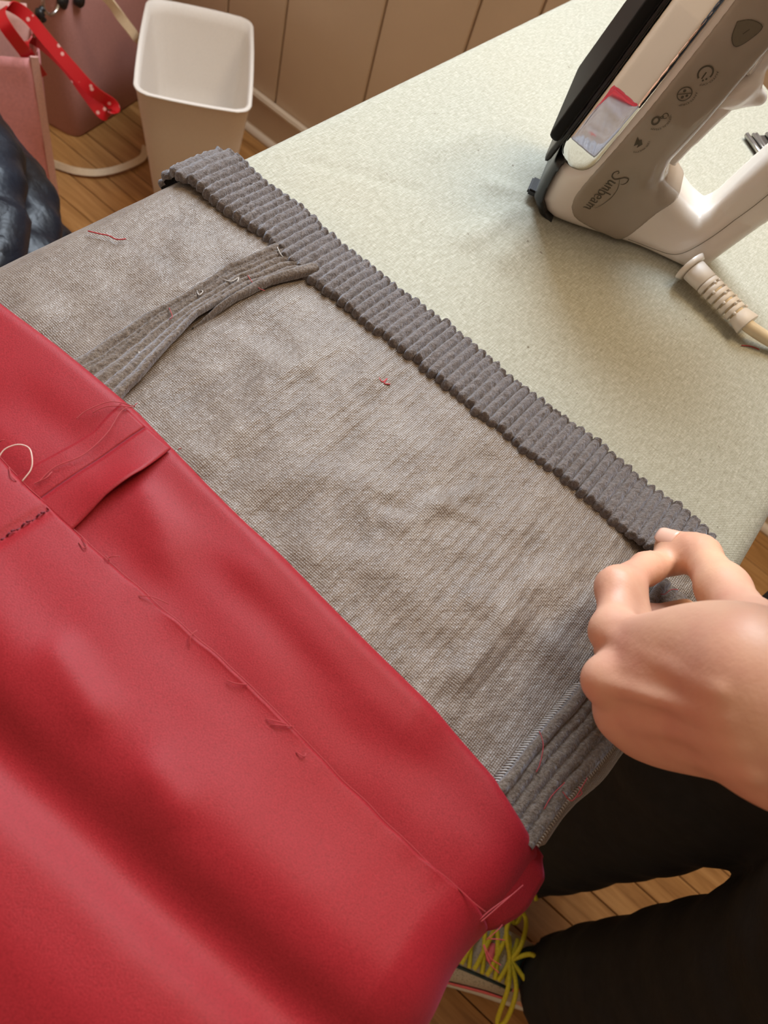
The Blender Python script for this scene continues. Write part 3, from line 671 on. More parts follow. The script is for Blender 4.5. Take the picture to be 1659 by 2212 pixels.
# wordmark: origin at the S, reading direction towards the heel
tS = np.array([.0300, .0545]); tE = np.array([.0215, .0200]); rd = tE-tS; LW = np.linalg.norm(rd); rd /= LW; upv = np.array([-rd[1], rd[0]])
def wmk(x, y): return tuple(tS+rd*(x*LW)+upv*(y*.0092-.0035))
glyph = [  # (points in word units: x along word 0..1, y up 0..1), thickness
 ([(.20, .92), (.185, 1.12), (.12, 1.22), (.045, 1.10), (.05, .80), (.11, .55), (.16, .28), (.13, -.05), (.05, -.14), (-.01, .02), (.015, .18), (.045, .12)], (.4, 1.1)),
 ([(.215, .50), (.235, .52), (.225, .15), (.25, .02), (.285, .12), (.305, .50)], (.5, 1.1)), ([(.305, .52), (.305, .10), (.325, .03)], (1, 1)),
 ([(.345, .50), (.36, .50), (.36, .02)], (1, 1)), ([(.36, .30), (.39, .50), (.42, .48), (.425, .10), (.445, .03)], (.5, 1.1)),
 ([(.475, .95), (.475, .05), (.50, .02)], (1, 1)), ([(.475, .35), (.505, .52), (.545, .42), (.545, .12), (.51, .0), (.475, .12)], (.6, 1.1)),
 ([(.585, .26), (.655, .30), (.645, .48), (.61, .52), (.58, .36), (.585, .12), (.62, .0), (.66, .10)], (.5, 1.1)),
 ([(.695, .45), (.725, .53), (.755, .45), (.755, .10), (.775, .02)], (.6, 1.1)), ([(.755, .32), (.71, .28), (.69, .12), (.715, .0), (.755, .12)], (.5, 1.1)),
 ([(.80, .50), (.815, .50), (.815, .02)], (1, 1)), ([(.815, .30), (.84, .50), (.87, .48), (.875, .02)], (.5, 1.1)), ([(.875, .30), (.90, .50), (.93, .48), (.94, .10), (.965, .03)], (.5, 1.1)),
 ([(.13, .62), (.30, 1.02), (.50, 1.16), (.70, 1.05), (.86, .80)], (.25, .55))]
V, F = [], []
for pts, (w0, w1) in glyph:
    q = sp2([wmk(*p) for p in pts], 6); n = len(q); stroke_geo(q, [.00075*(w0+(w1-w0)*math.sin(math.pi*(i+.5)/n)) for i in range(n)], V, F)
tag(mesh('brand_lettering', V, F, M['print'], iron), 'grey script lettering Sunbeam')
def word_arc(txt, cu, cv, rad, a0, a1, size, mat):
    cd = bpy.data.curves.new('t', 'FONT'); cd.body = txt; cd.size = 1; to = bpy.data.objects.new('t', cd); COL.objects.link(to)
    dg = bpy.context.evaluated_depsgraph_get(); me = bpy.data.meshes.new_from_object(to.evaluated_get(dg)); wd = max(v_.co.x for v_ in me.vertices)
    V = []
    for v_ in me.vertices:
        an = math.radians(a0+(a1-a0)*v_.co.x/wd); rr = rad+(v_.co.y-.35)*size*(1 if a1 < a0 else -1); V.append(emb(cu+rr*math.cos(an), cv+rr*math.sin(an)))
    F = [tuple(p.vertices) for p in me.polygons]; bpy.data.objects.remove(to); bpy.data.meshes.remove(me)
    return mesh('small_lettering', V, F, mat, iron, False)
def ring(cu, cv, r, a0, a1, w, V, F, sq=1.0, n=26): stroke_geo([(cu+r*sq*math.cos(math.radians(a)), cv+r*math.sin(math.radians(a))) for a in np.linspace(a0, a1, n)], [w]*n, V, F)
def disc(cu, cv, r, V, F, n=10):
    base = len(V); V.append(emb(cu, cv))
    for k in range(n): V.append(emb(cu+r*math.cos(2*math.pi*k/n), cv+r*math.sin(2*math.pi*k/n)))
    for k in range(n): F.append((base, base+1+k, base+1+(k+1) % n))
def poly(pts, V, F):
    base = len(V)
    for p in pts: V.append(emb(*p))
    F.append(tuple(range(base, base+len(pts))))
ICX = [(.0285, .0775), (.0325, .0945), (.0385, .1120), (.0430, .1255)]   # bolt, steam, drip, power
c = ICX[0]; V, F = [], []; poly([(c[0]-.0020, c[1]+.0034), (c[0]+.0004, c[1]+.0012), (c[0]+.0010, c[1]+.0026), (c[0]+.0034, c[1]-.0006), (c[0]+.0012, c[1]-.0036), (c[0]+.0008, c[1]-.0012), (c[0]-.0012, c[1]-.0030)], V, F); mesh('printed_icon', V, F, M['print'], iron, False)
c = ICX[1]; V, F = [], []; ring(c[0]-.0012, c[1]-.0012, .0024, 0, 360, .0012, V, F, .8); ring(c[0]+.0026, c[1]+.0030, .0016, 0, 330, .0005, V, F); ring(c[0]+.0012, c[1]+.0018, .0008, 0, 330, .0004, V, F); mesh('printed_icon', V, F, M['print'], iron, False)
c = ICX[2]; V, F = [], []; ring(c[0], c[1], .0040, 0, 360, .0006, V, F); stroke_geo([(c[0]-.0036, c[1]-.0012), (c[0]+.0036, c[1]+.0014)], [.0005]*2, V, F); disc(c[0]-.0010, c[1]+.0016, .0009, V, F); disc(c[0]+.0018, c[1]-.0006, .0008, V, F); disc(c[0]-.0002, c[1]-.0020, .0009, V, F); mesh('printed_icon', V, F, M['print'], iron, False)
c = ICX[3]; V, F = [], []; ring(c[0], c[1], .0040, -20, 240, .0010, V, F); stroke_geo([(c[0]+.0002, c[1]+.0006), (c[0]-.0002, c[1]-.0034)], [.0008]*2, V, F); disc(c[0]+.0024, c[1]-.0028, .0006, V, F); disc(c[0]+.0010, c[1]-.0040, .0006, V, F); mesh('printed_icon', V, F, M['print'], iron, False)
for (cu_, cv_), tx in zip(ICX, ('1200 WATTS', 'VERTICAL STEAM', 'ANTI-DRIP', 'AUTO-OFF')): word_arc(tx, cu_, cv_, .0066, 25 if len(tx) < 12 else 40, -85 if len(tx) < 12 else -100, .0018, M['print'])
c = (.0510, .1500); V, F = [], []; sh = sp2([(c[0]-.0075, c[1]+.0035), (c[0]-.001, c[1]+.0062), (c[0]+.0068, c[1]+.0048), (c[0]+.0045, c[1]-.0020), (c[0]-.0005, c[1]-.0075), (c[0]-.0055, c[1]-.0040), (c[0]-.0075, c[1]+.0035)], 4)
poly(sh[:-1], V, F); mesh('printed_shield', V, F, M['print2'], iron, False); V, F = [], []
stroke_geo(sh, [.0005]*len(sh), V, F); stroke_geo([(c[0]-.001, c[1]-.001), (c[0]+.001, c[1]+.002)], [.0006]*2, V, F); mesh('printed_icon', V, F, M['print'], iron, False)
word_arc('CLEAN', .062, .150, .010, -70, -45, .0016, M['print2'])
# power cord with slotted strain relief, leaves the heel and lies on the board
def wl_(p): q_ = np.array(p)-IRO; return (float(q_ @ nI), float(q_ @ dI), float(q_[2]))
c0, c1 = P(1500, 585, .813), P(1617, 703, .8105); ax = Vector(wl_(c1))-Vector(wl_(c0)); L = ax.length; ax.normalize(); c0l = Vector(wl_(c0))
sideV = ax.cross(Vector((0, 0, 1))).normalized(); upV = sideV.cross(ax)
def relief_at(t): return c0l+ax*(L*t)
def ringseg(name, t0, t1, r0, r1, parent, mat, ry=.8):
    V, F = [], []; n = 20
    for t, r in ((t0, r0*.97), (t0+.004, r0), (t1-.004, r1), (t1, r1*.97)):
        for k in range(n):
            a = 2*math.pi*k/n; V.append(relief_at(t)+sideV*(r*math.cos(a))+upV*(r*ry*math.sin(a)))
    for i in range(3):
        for k in range(n): k2 = (k+1) % n; F.append((i*n+k, i*n+k2, (i+1)*n+k2, (i+1)*n+k))
    F.append(tuple(range(n-1, -1, -1))); F.append(tuple(3*n+k for k in range(n))); return mesh(name, V, F, mat, parent)
sr = ringseg('strain_relief', -.02, .22, .0098, .0092, iron, M['whiterough'])
ts = np.linspace(.235, .80, 7)
for k in range(6): ringseg('relief_ring', ts[k], ts[k+1]-.032, .0093-.0001*k, .0092-.0001*k, sr, M['whiterough'])
ringseg('relief_end', .80, .985, .0085, .0108, sr, M['whiterough'], .72)
for k in range(6):
    for sgn in ((-1, 1) if k % 2 else (-.35, .35)):
        p = relief_at(ts[k+1]-.03)+sideV*(.0078*sgn)+upV*(.0068*math.sqrt(max(0, 1-(.0078*sgn/.0094)**2))); q = relief_at(ts[k+1]+.004)+(p-relief_at(ts[k+1]-.03)); tube('relief_rib', [p, q], .0012, M['whiterough'], sr, 6)
tube('cord_core', [relief_at(.1), relief_at(.98)], .0052, M['cream'], sr, 12)
fl = ringseg('cord_flange', -.10, -.035, .0138, .0120, iron, M['white'], .8)
tube('power_cord', spline([relief_at(.9), relief_at(1.05), Vector(wl_(P(1690, 750, .8065))), Vector(wl_(P(1800, 800, .806))), Vector(wl_((.66, -.10, .806))), Vector(wl_((.70, -.125, .79))), Vector(wl_((.70, -.135, .6))), Vector(wl_((.72, -.14, .02)))], 8), .0045, M['cream'], iron, 12)
# wire rest lying on the board behind the handle
wr = empty('wire_rest', tuple(P(1640, 330, .801)))
tag(wr, 'small silver barred metal rest over dark slots behind the iron handle', 'metal rest')
wo = P(1640, 330, .801)
wa_, wb_ = np.array([.02, -.025, 0]), np.array([-.05, -.075, 0])
p00 = P(1608, 297, .801)
e1 = P(1641, 295, .801)-p00; e2 = P(1650, 357, .801)-p00
qd = [p00, p00+e1*1.3, p00+e1*1.3+e2*1.6, p00+e2*1.6]
V = rel([tuple(p) for p in qd]+[tuple(p+np.array([0, 0, .0012])) for p in qd], wo)
mesh('slotted_plate', V, [(0, 1, 2, 3), (7, 6, 5, 4), (0, 4, 5, 1), (1, 5, 6, 2), (2, 6, 7, 3), (3, 7, 4, 0)], M['dark'], wr, False)
for t in (0, .42, .62, 1.3): tube('bar', rel([tuple(p00+e1*t+np.array([0, 0, .003])), tuple(p00+e1*t+e2*1.6+np.array([0, 0, .003]))], wo), .0022 if t == 0 else .0016, M['steel'], wr, 10)

# ================================================================== waste bin
bc = np.array([1.026, 1.031]); e_a = np.array([.135, -.149]); e_a /= np.linalg.norm(e_a); e_b = np.array([.222, .21]); e_b /= np.linalg.norm(e_b)
bin_ = empty('waste_bin', (bc[0], bc[1], 0), math.atan2(e_b[1], e_b[0])); tag(bin_, 'tall white tapered plastic waste bin with open top by the wall', 'bin')
def rrect(hx, hy, r, n=7, bow=.0):
    out = []
    for cx_, cy_, a0 in ((hx-r, hy-r, 0), (-hx+r, hy-r, 90), (-hx+r, -hy+r, 180), (hx-r, -hy+r, 270)):
        for k in range(n): a = math.radians(a0+90*k/(n-1)); out.append((cx_+r*math.cos(a), cy_+r*math.sin(a)))
    res = []
    for i, p in enumerate(out):
        q = out[(i+1) % len(out)]; res.append(p)
        if math.hypot(q[0]-p[0], q[1]-p[1]) > .03:
            for t in (.17, .33, .5, .67, .83): res.append((p[0]+(q[0]-p[0])*t, p[1]+(q[1]-p[1])*t))
    return [(x*(1+bow*(1-(y/hy)**2)) if abs(abs(x)-hx) < 1e-4 else x, y*(1+bow*(1-(x/hx)**2)) if abs(abs(y)-hy) < 1e-4 else y) for x, y in res]
ZR = .28; lev = [(0, .70, 0), (.004, .71, 0), (ZR*.35, .80, 0), (ZR*.7, .90, 0), (ZR-.004, .985, 0), (ZR, 1.0, 0), (ZR+.002, .995, -.001), (ZR+.001, .982, -.003), (ZR-.02, .95, -.003), (ZR*.5, .83, -.003), (.008, .70, -.003)]
V, F = [], []; HX, HY = .153, .1005
for z, k, ins in lev: V += [(x, y, z) for x, y in rrect(HX*k+ins, HY*k+ins, .022*k, bow=.035)]
n = len(V)//len(lev)
for i in range(len(lev)-1):
    for j in range(n): j2 = (j+1) % n; F.append((i*n+j, i*n+j2, (i+1)*n+j2, (i+1)*n+j))
F.append(tuple(range(n-1, -1, -1))); F.append(tuple((len(lev)-1)*n+j for j in range(n)))
mesh('bin_shell', V, F, M['bin'], bin_)
rm = [(x, y, ZR) for x, y in rrect(HX, HY, .022, bow=.035)]; V, F = tube_geo(rm+rm[:2], .0019, 8, False); mesh('rim', V, F, M['bin'], bin_)
# ================================================================== dusty pink handbag
hbx = np.array([.911, 1.262]); hdir = np.array([.98, .20]); hdir /= np.linalg.norm(hdir); hn = np.array([-hdir[1], hdir[0]])
hb = empty('handbag', (hbx[0], hbx[1], 0), math.atan2(hdir[1], hdir[0])); tag(hb, 'dusty pink leather handbag with cream strap standing behind the waste bin', 'handbag')
lev = [(.0, .0, .004), (.004, .0, .0), (.10, .004, .002), (.20, .012, .010), (.28, .020, .02), (.31, .026, .032)]
V, F = [], []
for z, e, t in lev:
    for x, y in rrect(.16-e, .07-t, .02, bow=.02): V.append((x+.16, y+.07, z))
n = len(V)//len(lev)
for i in range(len(lev)-1):
    for j in range(n): j2 = (j+1) % n; F.append((i*n+j, i*n+j2, (i+1)*n+j2, (i+1)*n+j))
F.append(tuple(range(n-1, -1, -1))); F.append(tuple((len(lev)-1)*n+j for j in range(n)))
mesh('bag_body', V, F, M['bag'], hb)
def hl(p): d = np.array(p[:2])-hbx; return (float(d @ hdir), float(d @ hn), float(p[2]))
ribbon('shoulder_strap', spline([hl(p) for p in (P(160, -60, .33), P(228, -6, .31), P(262, 38, .285), P(294, 80, .252), P(303, 92, .246))], 8), (0, .3, 1), .017, .003, M['strap'], hb)
ribbon('strap_end', spline([hl(p) for p in (P(60, 330, .012), P(128, 358, .010), P(170, 370, .010), P(215, 373, .010), P(262, 363, .010), P(306, 342, .010), np.array((1.008, 1.160, .010)))], 8), (0, 1, .5), .014, .004, M['strap'], hb)
V, F = [], []; rc = Vector(hl(P(105, 0, .27))); rp = [rc+Vector((.022*math.cos(a), -.006, .022*math.sin(a))) for a in np.linspace(0, 2*math.pi, 30)]
tube('strap_ring', rp, .0032, M['steel'], hb, 8)
tube('clasp', spline([hl(P(92, 18, .268)), hl(P(86, 30, .262)), hl(P(95, 45, .25))], 6), [.006]*4+[.009]*5+[.006]*4, M['black'], hb, 10)
for px_ in (137, 172):
    c_ = Vector(hl(P(px_, 5 if px_ == 137 else 2, .262))); tube('eyelet', [c_+Vector((0, -.004, 0)), c_+Vector((0, .006, 0))], .011, M['black'], hb, 16)
# ================================================================== light pink tote bag
tp = P(107, 160, .285); tb = P(122, 428, .0); tq = P(0, 154, .285); td = np.array([tq[0]-tp[0], tq[1]-tp[1]]); td /= np.linalg.norm(td); tn = np.array([td[1], -td[0]])
if tn @ np.array([1., 1.]) < 0: tn = -tn
tote = empty('tote_bag', (tb[0], tb[1], 0)); tag(tote, 'light pink cloth tote bag with red polka dot handles beside the navy jacket', 'tote bag')
t0 = np.array([tb[0], tb[1]])
def tl(s, d, z): p = td*s+tn*d; return (p[0], p[1], z)
zt = .285; WT = .30; DT_ = .10
def tote_front(s, z):
    bl = .012*math.sin(math.pi*s/WT)*math.sin(math.pi*z/zt); return tl(s, -bl+.003*nz(s*20, z*22, 1), z)
grid('front_panel', tote_front, np.linspace(.004, WT, 20), np.linspace(.0, zt, 18), M['pinktote'], tote, .002)
grid('back_panel', lambda s, z: tl(s, DT_*(.5+.5*z/zt)+.01*math.sin(5*s), z*1.12), np.linspace(0, WT, 12), np.linspace(0, zt, 12), M['toteinner'], tote, .002)
grid('side_panel', lambda d, z: tl(.0-.010*math.sin(math.pi*d)*z/zt, DT_*d*(.5+.5*z/zt), z), np.linspace(0, 1, 8), np.linspace(0, zt, 10), M['pinktote'], tote, .002)
grid('base', lambda s, d: tl(s, d*DT_*.5, .003), np.linspace(0, WT, 4), np.linspace(0, 1, 3), M['pinktote'], tote, .002)
ribbon('edge_binding', [tl(.001, -.002, z) for z in np.linspace(0, zt+.004, 12)], tl(1, 0, 0), .013, .004, M['toteseam'], tote)
def tw(px_, py_, z): p = P(px_, py_, z); return (p[0]-tb[0], p[1]-tb[1], z)
ribbon('handle', spline([tw(90, 166, .235), tw(56, 116, .290), tw(14, 60, .335), tw(0, 28, .345), tw(22, 14, .345), tw(58, 34, .335), tw(100, 84, .318), tw(150, 142, .296), tw(200, 196, .270), tw(238, 222, .246), tw(246, 238, .236), tw(225, 247, .232), tw(190, 205, .252), tw(150, 150, .280), tw(104, 104, .300), tw(74, 86, .305), tw(52, 98, .300), tw(66, 128, .275), tw(88, 166, .225)], 8), (.75, -.45, .55), .021, .0016, M['dots'], tote)
# ================================================================== light wooden post of the furniture behind
pw_ = empty('wooden_post', (1.16, 1.83, 0)); tag(pw_, 'pale wooden furniture post standing behind the pink handbag', 'furniture post')
box('post', -.035, .035, -.03, .03, 0, .75, M['lightwood'], pw_, .003); box('post_foot', -.038, .038, -.033, .033, 0, .03, M['lightwood'], pw_, .002)
# ================================================================== navy puffer jacket
jc = np.array([.345, .760]); jk = empty('puffer_jacket', (jc[0], jc[1], 0)); tag(jk, 'dark navy quilted puffer jacket heaped beside the pink tote bag', 'jacket')
ja, jb = np.array((.39, .92, 0)), np.array((.92, -.39, 0))
def jack(X):
    d = None
    for k, (z, ra_, rb_) in enumerate(((.05, .30, .17), (.13, .30, .168), (.21, .295, .164), (.29, .29, .158), (.365, .275, .146), (.435, .255, .128), (.495, .22, .10))):
        e = ellip(X, (0, 0, z), (ja, jb, (.10*math.sin(k), .08, 1)), (ra_, rb_, .050)); d = e if d is None else smin(d, e, .004)
    x, y, z = X; t = x*ja[0]+y*ja[1]
    d = d+.004*np.sin(t*31+1.5*np.sin(z*22))+.0028*np.sin(t*120+2.5*np.sin(z*46))*np.sin(z*60+t*14)
    return np.maximum(d, -z)
def sleeve(X):
    d = None
    for k in range(7):
        a = -jb*(.11+.012*k)+ja*(.16-.055*k); e = ellip(X, (a[0], a[1], .47-.055*k), (ja, jb, (0, 0, 1)), (.052, .060, .055)); d = e if d is None else smin(d, e, .004)
    return d
sdf_obj('sleeve', sleeve, (-.34, -.36, .02), (.34, .36, .62), .0075, M['navy'], jk)
tube('collar', spline([tuple(ja*(.20*math.cos(t))+jb*(.07*math.sin(t))+np.array((0, 0, .505))) for t in np.linspace(2.2, 5.6, 9)], 5), .028, M['navy'], jk, 12)
sdf_obj('quilted_shell', jack, (-.34, -.36, -.01), (.34, .36, .62), .0075, M['navy'], jk)

# ================================================================== person
pers = empty('person', (.36, -.42, 0))
tag(pers, 'person in black trousers pinching the folded corduroy hem with the left hand', 'person')
PO = np.array((.36, -.42, 0))
HC = []                                         # arm: joints measured on the photo, given height
def J(px, py, z, rpx): p, r = PR(px, py, z, rpx); return p-PO, r
wr_ = J(1650, 1535, .905, 140); 
mc = dict(i=J(1326, 1362, .852, 36), m=J(1314, 1466, .856, 35), r=J(1348, 1538, .847, 34), p=J(1404, 1586, .841, 30))
elbow = np.array((.30, -.52, 1.02))-PO
wrist = wr_[0]
arm_dir = wrist-mc['m'][0]; arm_dir /= np.linalg.norm(arm_dir)
fore_end = wrist+np.array([.045, -.20, .075])
thumb = [J(1625, 1362, .880, 62), J(1562, 1272, .858, 50), J(1510, 1198, .838, 39), J(1449, 1174, .828, 31)]
index = [mc['i'], J(1332, 1268, .846, 41), J(1398, 1228, .832, 33), J(1446, 1214, .825, 29)]
middle = [mc['m'], J(1324, 1402, .824, 34), J(1400, 1338, .815, 29), J(1480, 1318, .814, 25)]
ringf = [mc['r'], J(1322, 1478, .822, 34), J(1400, 1430, .8155, 28), J(1470, 1420, .8155, 24)]
pinky = [mc['p'], J(1400, 1535, .824, 28), J(1440, 1500, .8145, 24), J(1490, 1480, .8145, 21)]
def chain(X, ch, k):
    d = None
    for (a, ra), (b_, rb) in zip(ch, ch[1:]):
        e = cone(X, a, b_, ra, rb); d = e if d is None else smin(d, e, k)
    return d
def hand(X):
    wl2 = wrist
    palm = None
    side = mc['p'][0]-mc['i'][0]; side /= np.linalg.norm(side)
    for k, w in (('i', -.017), ('m', -.006), ('r', .006), ('p', .016)):
        a = wl2+side*w; e = cone(X, a, mc[k][0], .0165, mc[k][1]*.96); palm = e if palm is None else smin(palm, e, .009)
    mid_ = .5*(mc['m'][0]+wl2); nrm_ = np.cross(side, arm_dir); nrm_ = nrm_/np.linalg.norm(nrm_)
    if nrm_[2] < 0: nrm_ = -nrm_
    palm = smin(palm, ellip(X, mid_-nrm_*.008, (side, arm_dir, nrm_), (.030, .042, .016)), .010)
    # wrist and forearm
    fa = cone(X, wl2-side*.010, fore_end-side*.016, .0165, .027); fb = cone(X, wl2+side*.011, fore_end+side*.016, .0160, .027)
    arm = smin(smin(fa, fb, .02), cone(X, wl2, fore_end, .0185, .032), .012)
    d = smin(palm, arm, .014)
    # thenar web between thumb and index
    th = chain(X, thumb, .008); d = smin(d, cone(X, thumb[0][0], wl2-side*.008, thumb[0][1]*.9, .0165), .012)
    d = smin(d, cone(X, thumb[0][0], mc['i'][0]*.60+wl2*.40-nrm_*.006, .0095, .0085), .008)
    d = smin(d, th, .007)
    d = smin(d, cone(X, *[J(1378, 1356, .846, 34)[0], J(1356, 1288, .842, 34)[0]], .0080, .0078), .010)
    out = d
    for ch in (index, middle, ringf, pinky): out = np.minimum(out, smin(d, chain(X, ch, .006), .009))
    # knuckle bumps, tendons and veins on the back
    for k, rr in (('i', .0076), ('m', .0080), ('r', .0074), ('p', .0062)): out = smin(out, np.sqrt(sum((X[i]-mc[k][0][i]-nrm_[i]*.0035)**2 for i in range(3)))-rr*.92, .008)
    for k, w in (('i', -.008), ('m', -.002), ('r', .004), ('p', .010)):
        out = smin(out, cone(X, mc[k][0]+nrm_*(mc[k][1]-.0010), wl2+side*w*1.5+nrm_*.0205, .0030, .0026), .0040)
    # folds at the thumb and index joints
    for (p_, r_), (q_, _), dt in ((thumb[2], thumb[3], 0), (thumb[2], thumb[3], -.0032), (thumb[2], thumb[3], .0030), (index[2], index[3], 0), (index[2], index[3], .0026), (index[1], index[2], 0)):
        ax_ = (q_-p_)/np.linalg.norm(q_-p_); dx = [X[i]-p_[i] for i in range(3)]; t_ = dx[0]*ax_[0]+dx[1]*ax_[1]+dx[2]*ax_[2]-dt; rr = dx[0]**2+dx[1]**2+dx[2]**2
        out = out+.0008*np.exp(-(t_/.0011)**2)*np.exp(-rr/(1.5*r_)**2)
    return out.astype(np.float32)
allp = np.array([q[0] for q in thumb+index+middle+ringf+pinky]+[wrist, fore_end]); lo_h = allp.min(0)-.045; hi_h = allp.max(0)+.045
Xh, lh = lattice(lo_h, hi_h, .0014); Vh, Fh = surface_nets(hand(Xh), lh, .0014)
body_V, body_F = [Vh], [Fh]
# legs and shoes -----------------------------------------------------
hipL, hipR = np.array((.300, -.335, .90)), np.array((.47, -.30, .90))
kneeL, kneeR = np.array((.292, -.426, .50)), np.array((.425, -.283, .50))
ankL, ankR = np.array((.266, -.394, .085)), np.array((.372, -.312, .085)); hemL, hemR = np.array((.272, -.432, .10)), np.array((.395, -.293, .08))
def legs(X):
    r = None
    for hp, kn, an in ((hipL-PO, kneeL-PO, hemL-PO), (hipR-PO, kneeR-PO, hemR-PO)):
        e = smin(cone(X, hp, kn, .136, .088), cone(X, kn, an, .090, .074), .03); r = e if r is None else smin(r, e, .012)
    r = smin(r, cone(X, hipL-PO+np.array([.02, -.03, .06]), hipR-PO+np.array([-.02, -.03, .06]), .12, .12), .05)
    r = r+.0025*np.sin(X[2]*55+X[0]*30)*np.sin(X[1]*40+X[2]*20)
    return np.maximum(r, .055+.034*np.clip((-.055-X[0])/.02, 0, 1)-X[2])
sdf_obj('trousers', legs, (-.28, -.32, .04), (.34, .30, 1.14), .009, M['trouser'], pers)
SH = np.array((.12, -.31, 1.33))-PO; AT = SH-((hipL+hipR)/2-PO); AT /= np.linalg.norm(AT); AXS = np.array([.93, .30, 0]); AXS -= AT*(AXS @ AT); AXS /= np.linalg.norm(AXS); AFR = np.cross(AXS, AT)
def torso(X):
    c = (hipL+hipR)/2-PO
    d = smin(ellip(X, c*.42+SH*.58, (AXS, AFR, AT), (.185, .118, .30)), ellip(X, c+np.array([0, -.02, .06]), ((.93, .30, 0), (-.30, .93, 0), (0, 0, 1)), (.190, .13, .16)), .06)
    sh = SH; ax_ = AXS; d = smin(d, cone(X, sh-ax_*.14, sh+ax_*.14, .06, .06), .05)
    eL = np.array((.15, -.47, 1.06))-PO
    d = smin(d, cone(X, sh-ax_*.18, eL, .055, .048), .03); d = smin(d, cone(X, eL, fore_end+(eL-fore_end)*.35, .047, .045), .02)
    d = smin(d, cone(X, sh+ax_*.18, sh+ax_*.23+np.array([0, .02, -.28]), .055, .045), .03); d = smin(d, cone(X, sh+ax_*.23+np.array([0, .02, -.28]), sh+ax_*.20+np.array([-.02, .16, -.45]), .045, .036), .02)
    return np.maximum(d, .86-X[2])
sdf_obj('top', torso, (-.72, -.42, .85), (.45, .45, 1.55), .011, M['top'], pers)
# bare ankles, neck, head and the other forearm belong to the same body
c_ = (hipL+hipR)/2-PO; hd = np.array((-.06, -.20, 1.53))-PO; fw = np.array([.10, .42, -.80]); fw /= np.linalg.norm(fw); rt = np.array([.9, .43, 0]); rt /= np.linalg.norm(rt); rt = rt-fw*(rt @ fw); rt /= np.linalg.norm(rt); uh = np.cross(rt, fw); uh = uh if uh[2] > 0 else -uh
def rest(X):
    d = smin(ellip(X, hd, (rt, fw, uh), (.074, .092, .098)), ellip(X, hd+fw*.03-uh*.055, (rt, fw, uh), (.055, .058, .060)), .04)
    d = smin(d, cone(X, hd+fw*.088-uh*.002, hd+fw*.108-uh*.030, .007, .012), .012)
    for s in (-1, 1):
        d = smin(d, ellip(X, hd+rt*s*.076-uh*.01, (rt, fw, uh), (.010, .020, .032)), .006); d = smax(d, -(ellip(X, hd+rt*s*.031+fw*.095+uh*.006, (rt, fw, uh), (.016, .014, .010))), .010)
    d = smin(d, ellip(X, hd+fw*.083-uh*.058, (rt, fw, uh), (.024, .012, .008)), .006)
    d = smin(d, cone(X, hd-uh*.06-fw*.02, SH+np.array([-.02, 0, .02]), .052, .062), .03)
    return d
def limbs(X):
    d = None
    for an, hm in ((ankL, hemL), (ankR, hemR)):
        a = an-PO; up2 = (hm-an)*.75; up2[2] = .08; e = smin(cone(X, a+np.array([0, 0, -.03]), a+up2, .034, .033), cone(X, a+np.array([0, .0, -.045]), a+np.array([-.02, .07, -.055]), .030, .028), .03); d = e if d is None else np.minimum(d, e)
    return d
def inner(X):
    d = smin(rest(X), limbs(X), .004); sh = SH; ax_ = AXS; eL = np.array((.15, -.47, 1.06))-PO
    d = smin(d, ellip(X, c_*.45+SH*.55, (AXS, AFR, AT), (.16, .09, .29)), .04)
    for hp, kn, an in ((hipL-PO, kneeL-PO, ankL+(hemL-ankL)*np.array((.8, .8, 0))-PO), (hipR-PO, kneeR-PO, ankR+(hemR-ankR)*np.array((.8, .8, 0))-PO)):
        kn = kn+np.array((0, -.01, 0)); d = smin(d, cone(X, hp+np.array((0, -.03, 0)), kn, .075, .050), .03); d = smin(d, cone(X, kn, an+np.array((0, 0, .06)), .048, .033), .02)
    d = smin(d, cone(X, sh-ax_*.15, eL, .040, .034), .03); d = smin(d, cone(X, eL, fore_end+(fore_end-eL)*.02, .034, .031), .02)
    return d.astype(np.float32)
Xr, lr = lattice((-.62, -.40, .0), (.40, .42, 1.72), .0080); Vr, Fr = surface_nets(inner(Xr), lr, .0080)
bodyo = mesh_np('body', Vh, Fh, M['skin'], pers); tmp = mesh_np('tmp_rest', Vr, Fr, M['skin'], pers)
bo = bodyo.modifiers.new('u', 'BOOLEAN'); bo.operation = 'UNION'; bo.object = tmp; bo.solver = 'EXACT'
dg = bpy.context.evaluated_depsgraph_get(); nm = bpy.data.meshes.new_from_object(bodyo.evaluated_get(dg)); bodyo.modifiers.clear(); bodyo.data = nm; nm.name = 'body'
nm.polygons.foreach_set('use_smooth', np.ones(len(nm.polygons), dtype=bool)); bpy.data.objects.remove(tmp)
sdf_obj('hair', lambda X: np.maximum(smin(ellip(X, hd-fw*.016+uh*.016, (rt, fw, uh), (.086, .096, .100)), ellip(X, hd-fw*.05-uh*.07, (rt, fw, uh), (.078, .055, .10)), .03), (X[0]-hd[0])*fw[0]+(X[1]-hd[1])*fw[1]+(X[2]-hd[2])*fw[2]-.052-.3*((X[0]-hd[0])*uh[0]+(X[1]-hd[1])*uh[1]+(X[2]-hd[2])*uh[2]-.03)), hd-.2, hd+.15, .007, M['hair'], pers)
for s in (-1, 1):
    V, F = [], []; bm = bmesh.new(); bmesh.ops.create_uvsphere(bm, u_segments=12, v_segments=8, radius=.011); me = bpy.data.meshes.new('eye'); bm.to_mesh(me); bm.free(); me.materials.append(M['nail']); o = bpy.data.objects.new('eye', me); COL.objects.link(o); o.parent = pers; o.location = hd+rt*s*.031+fw*.078+uh*.006
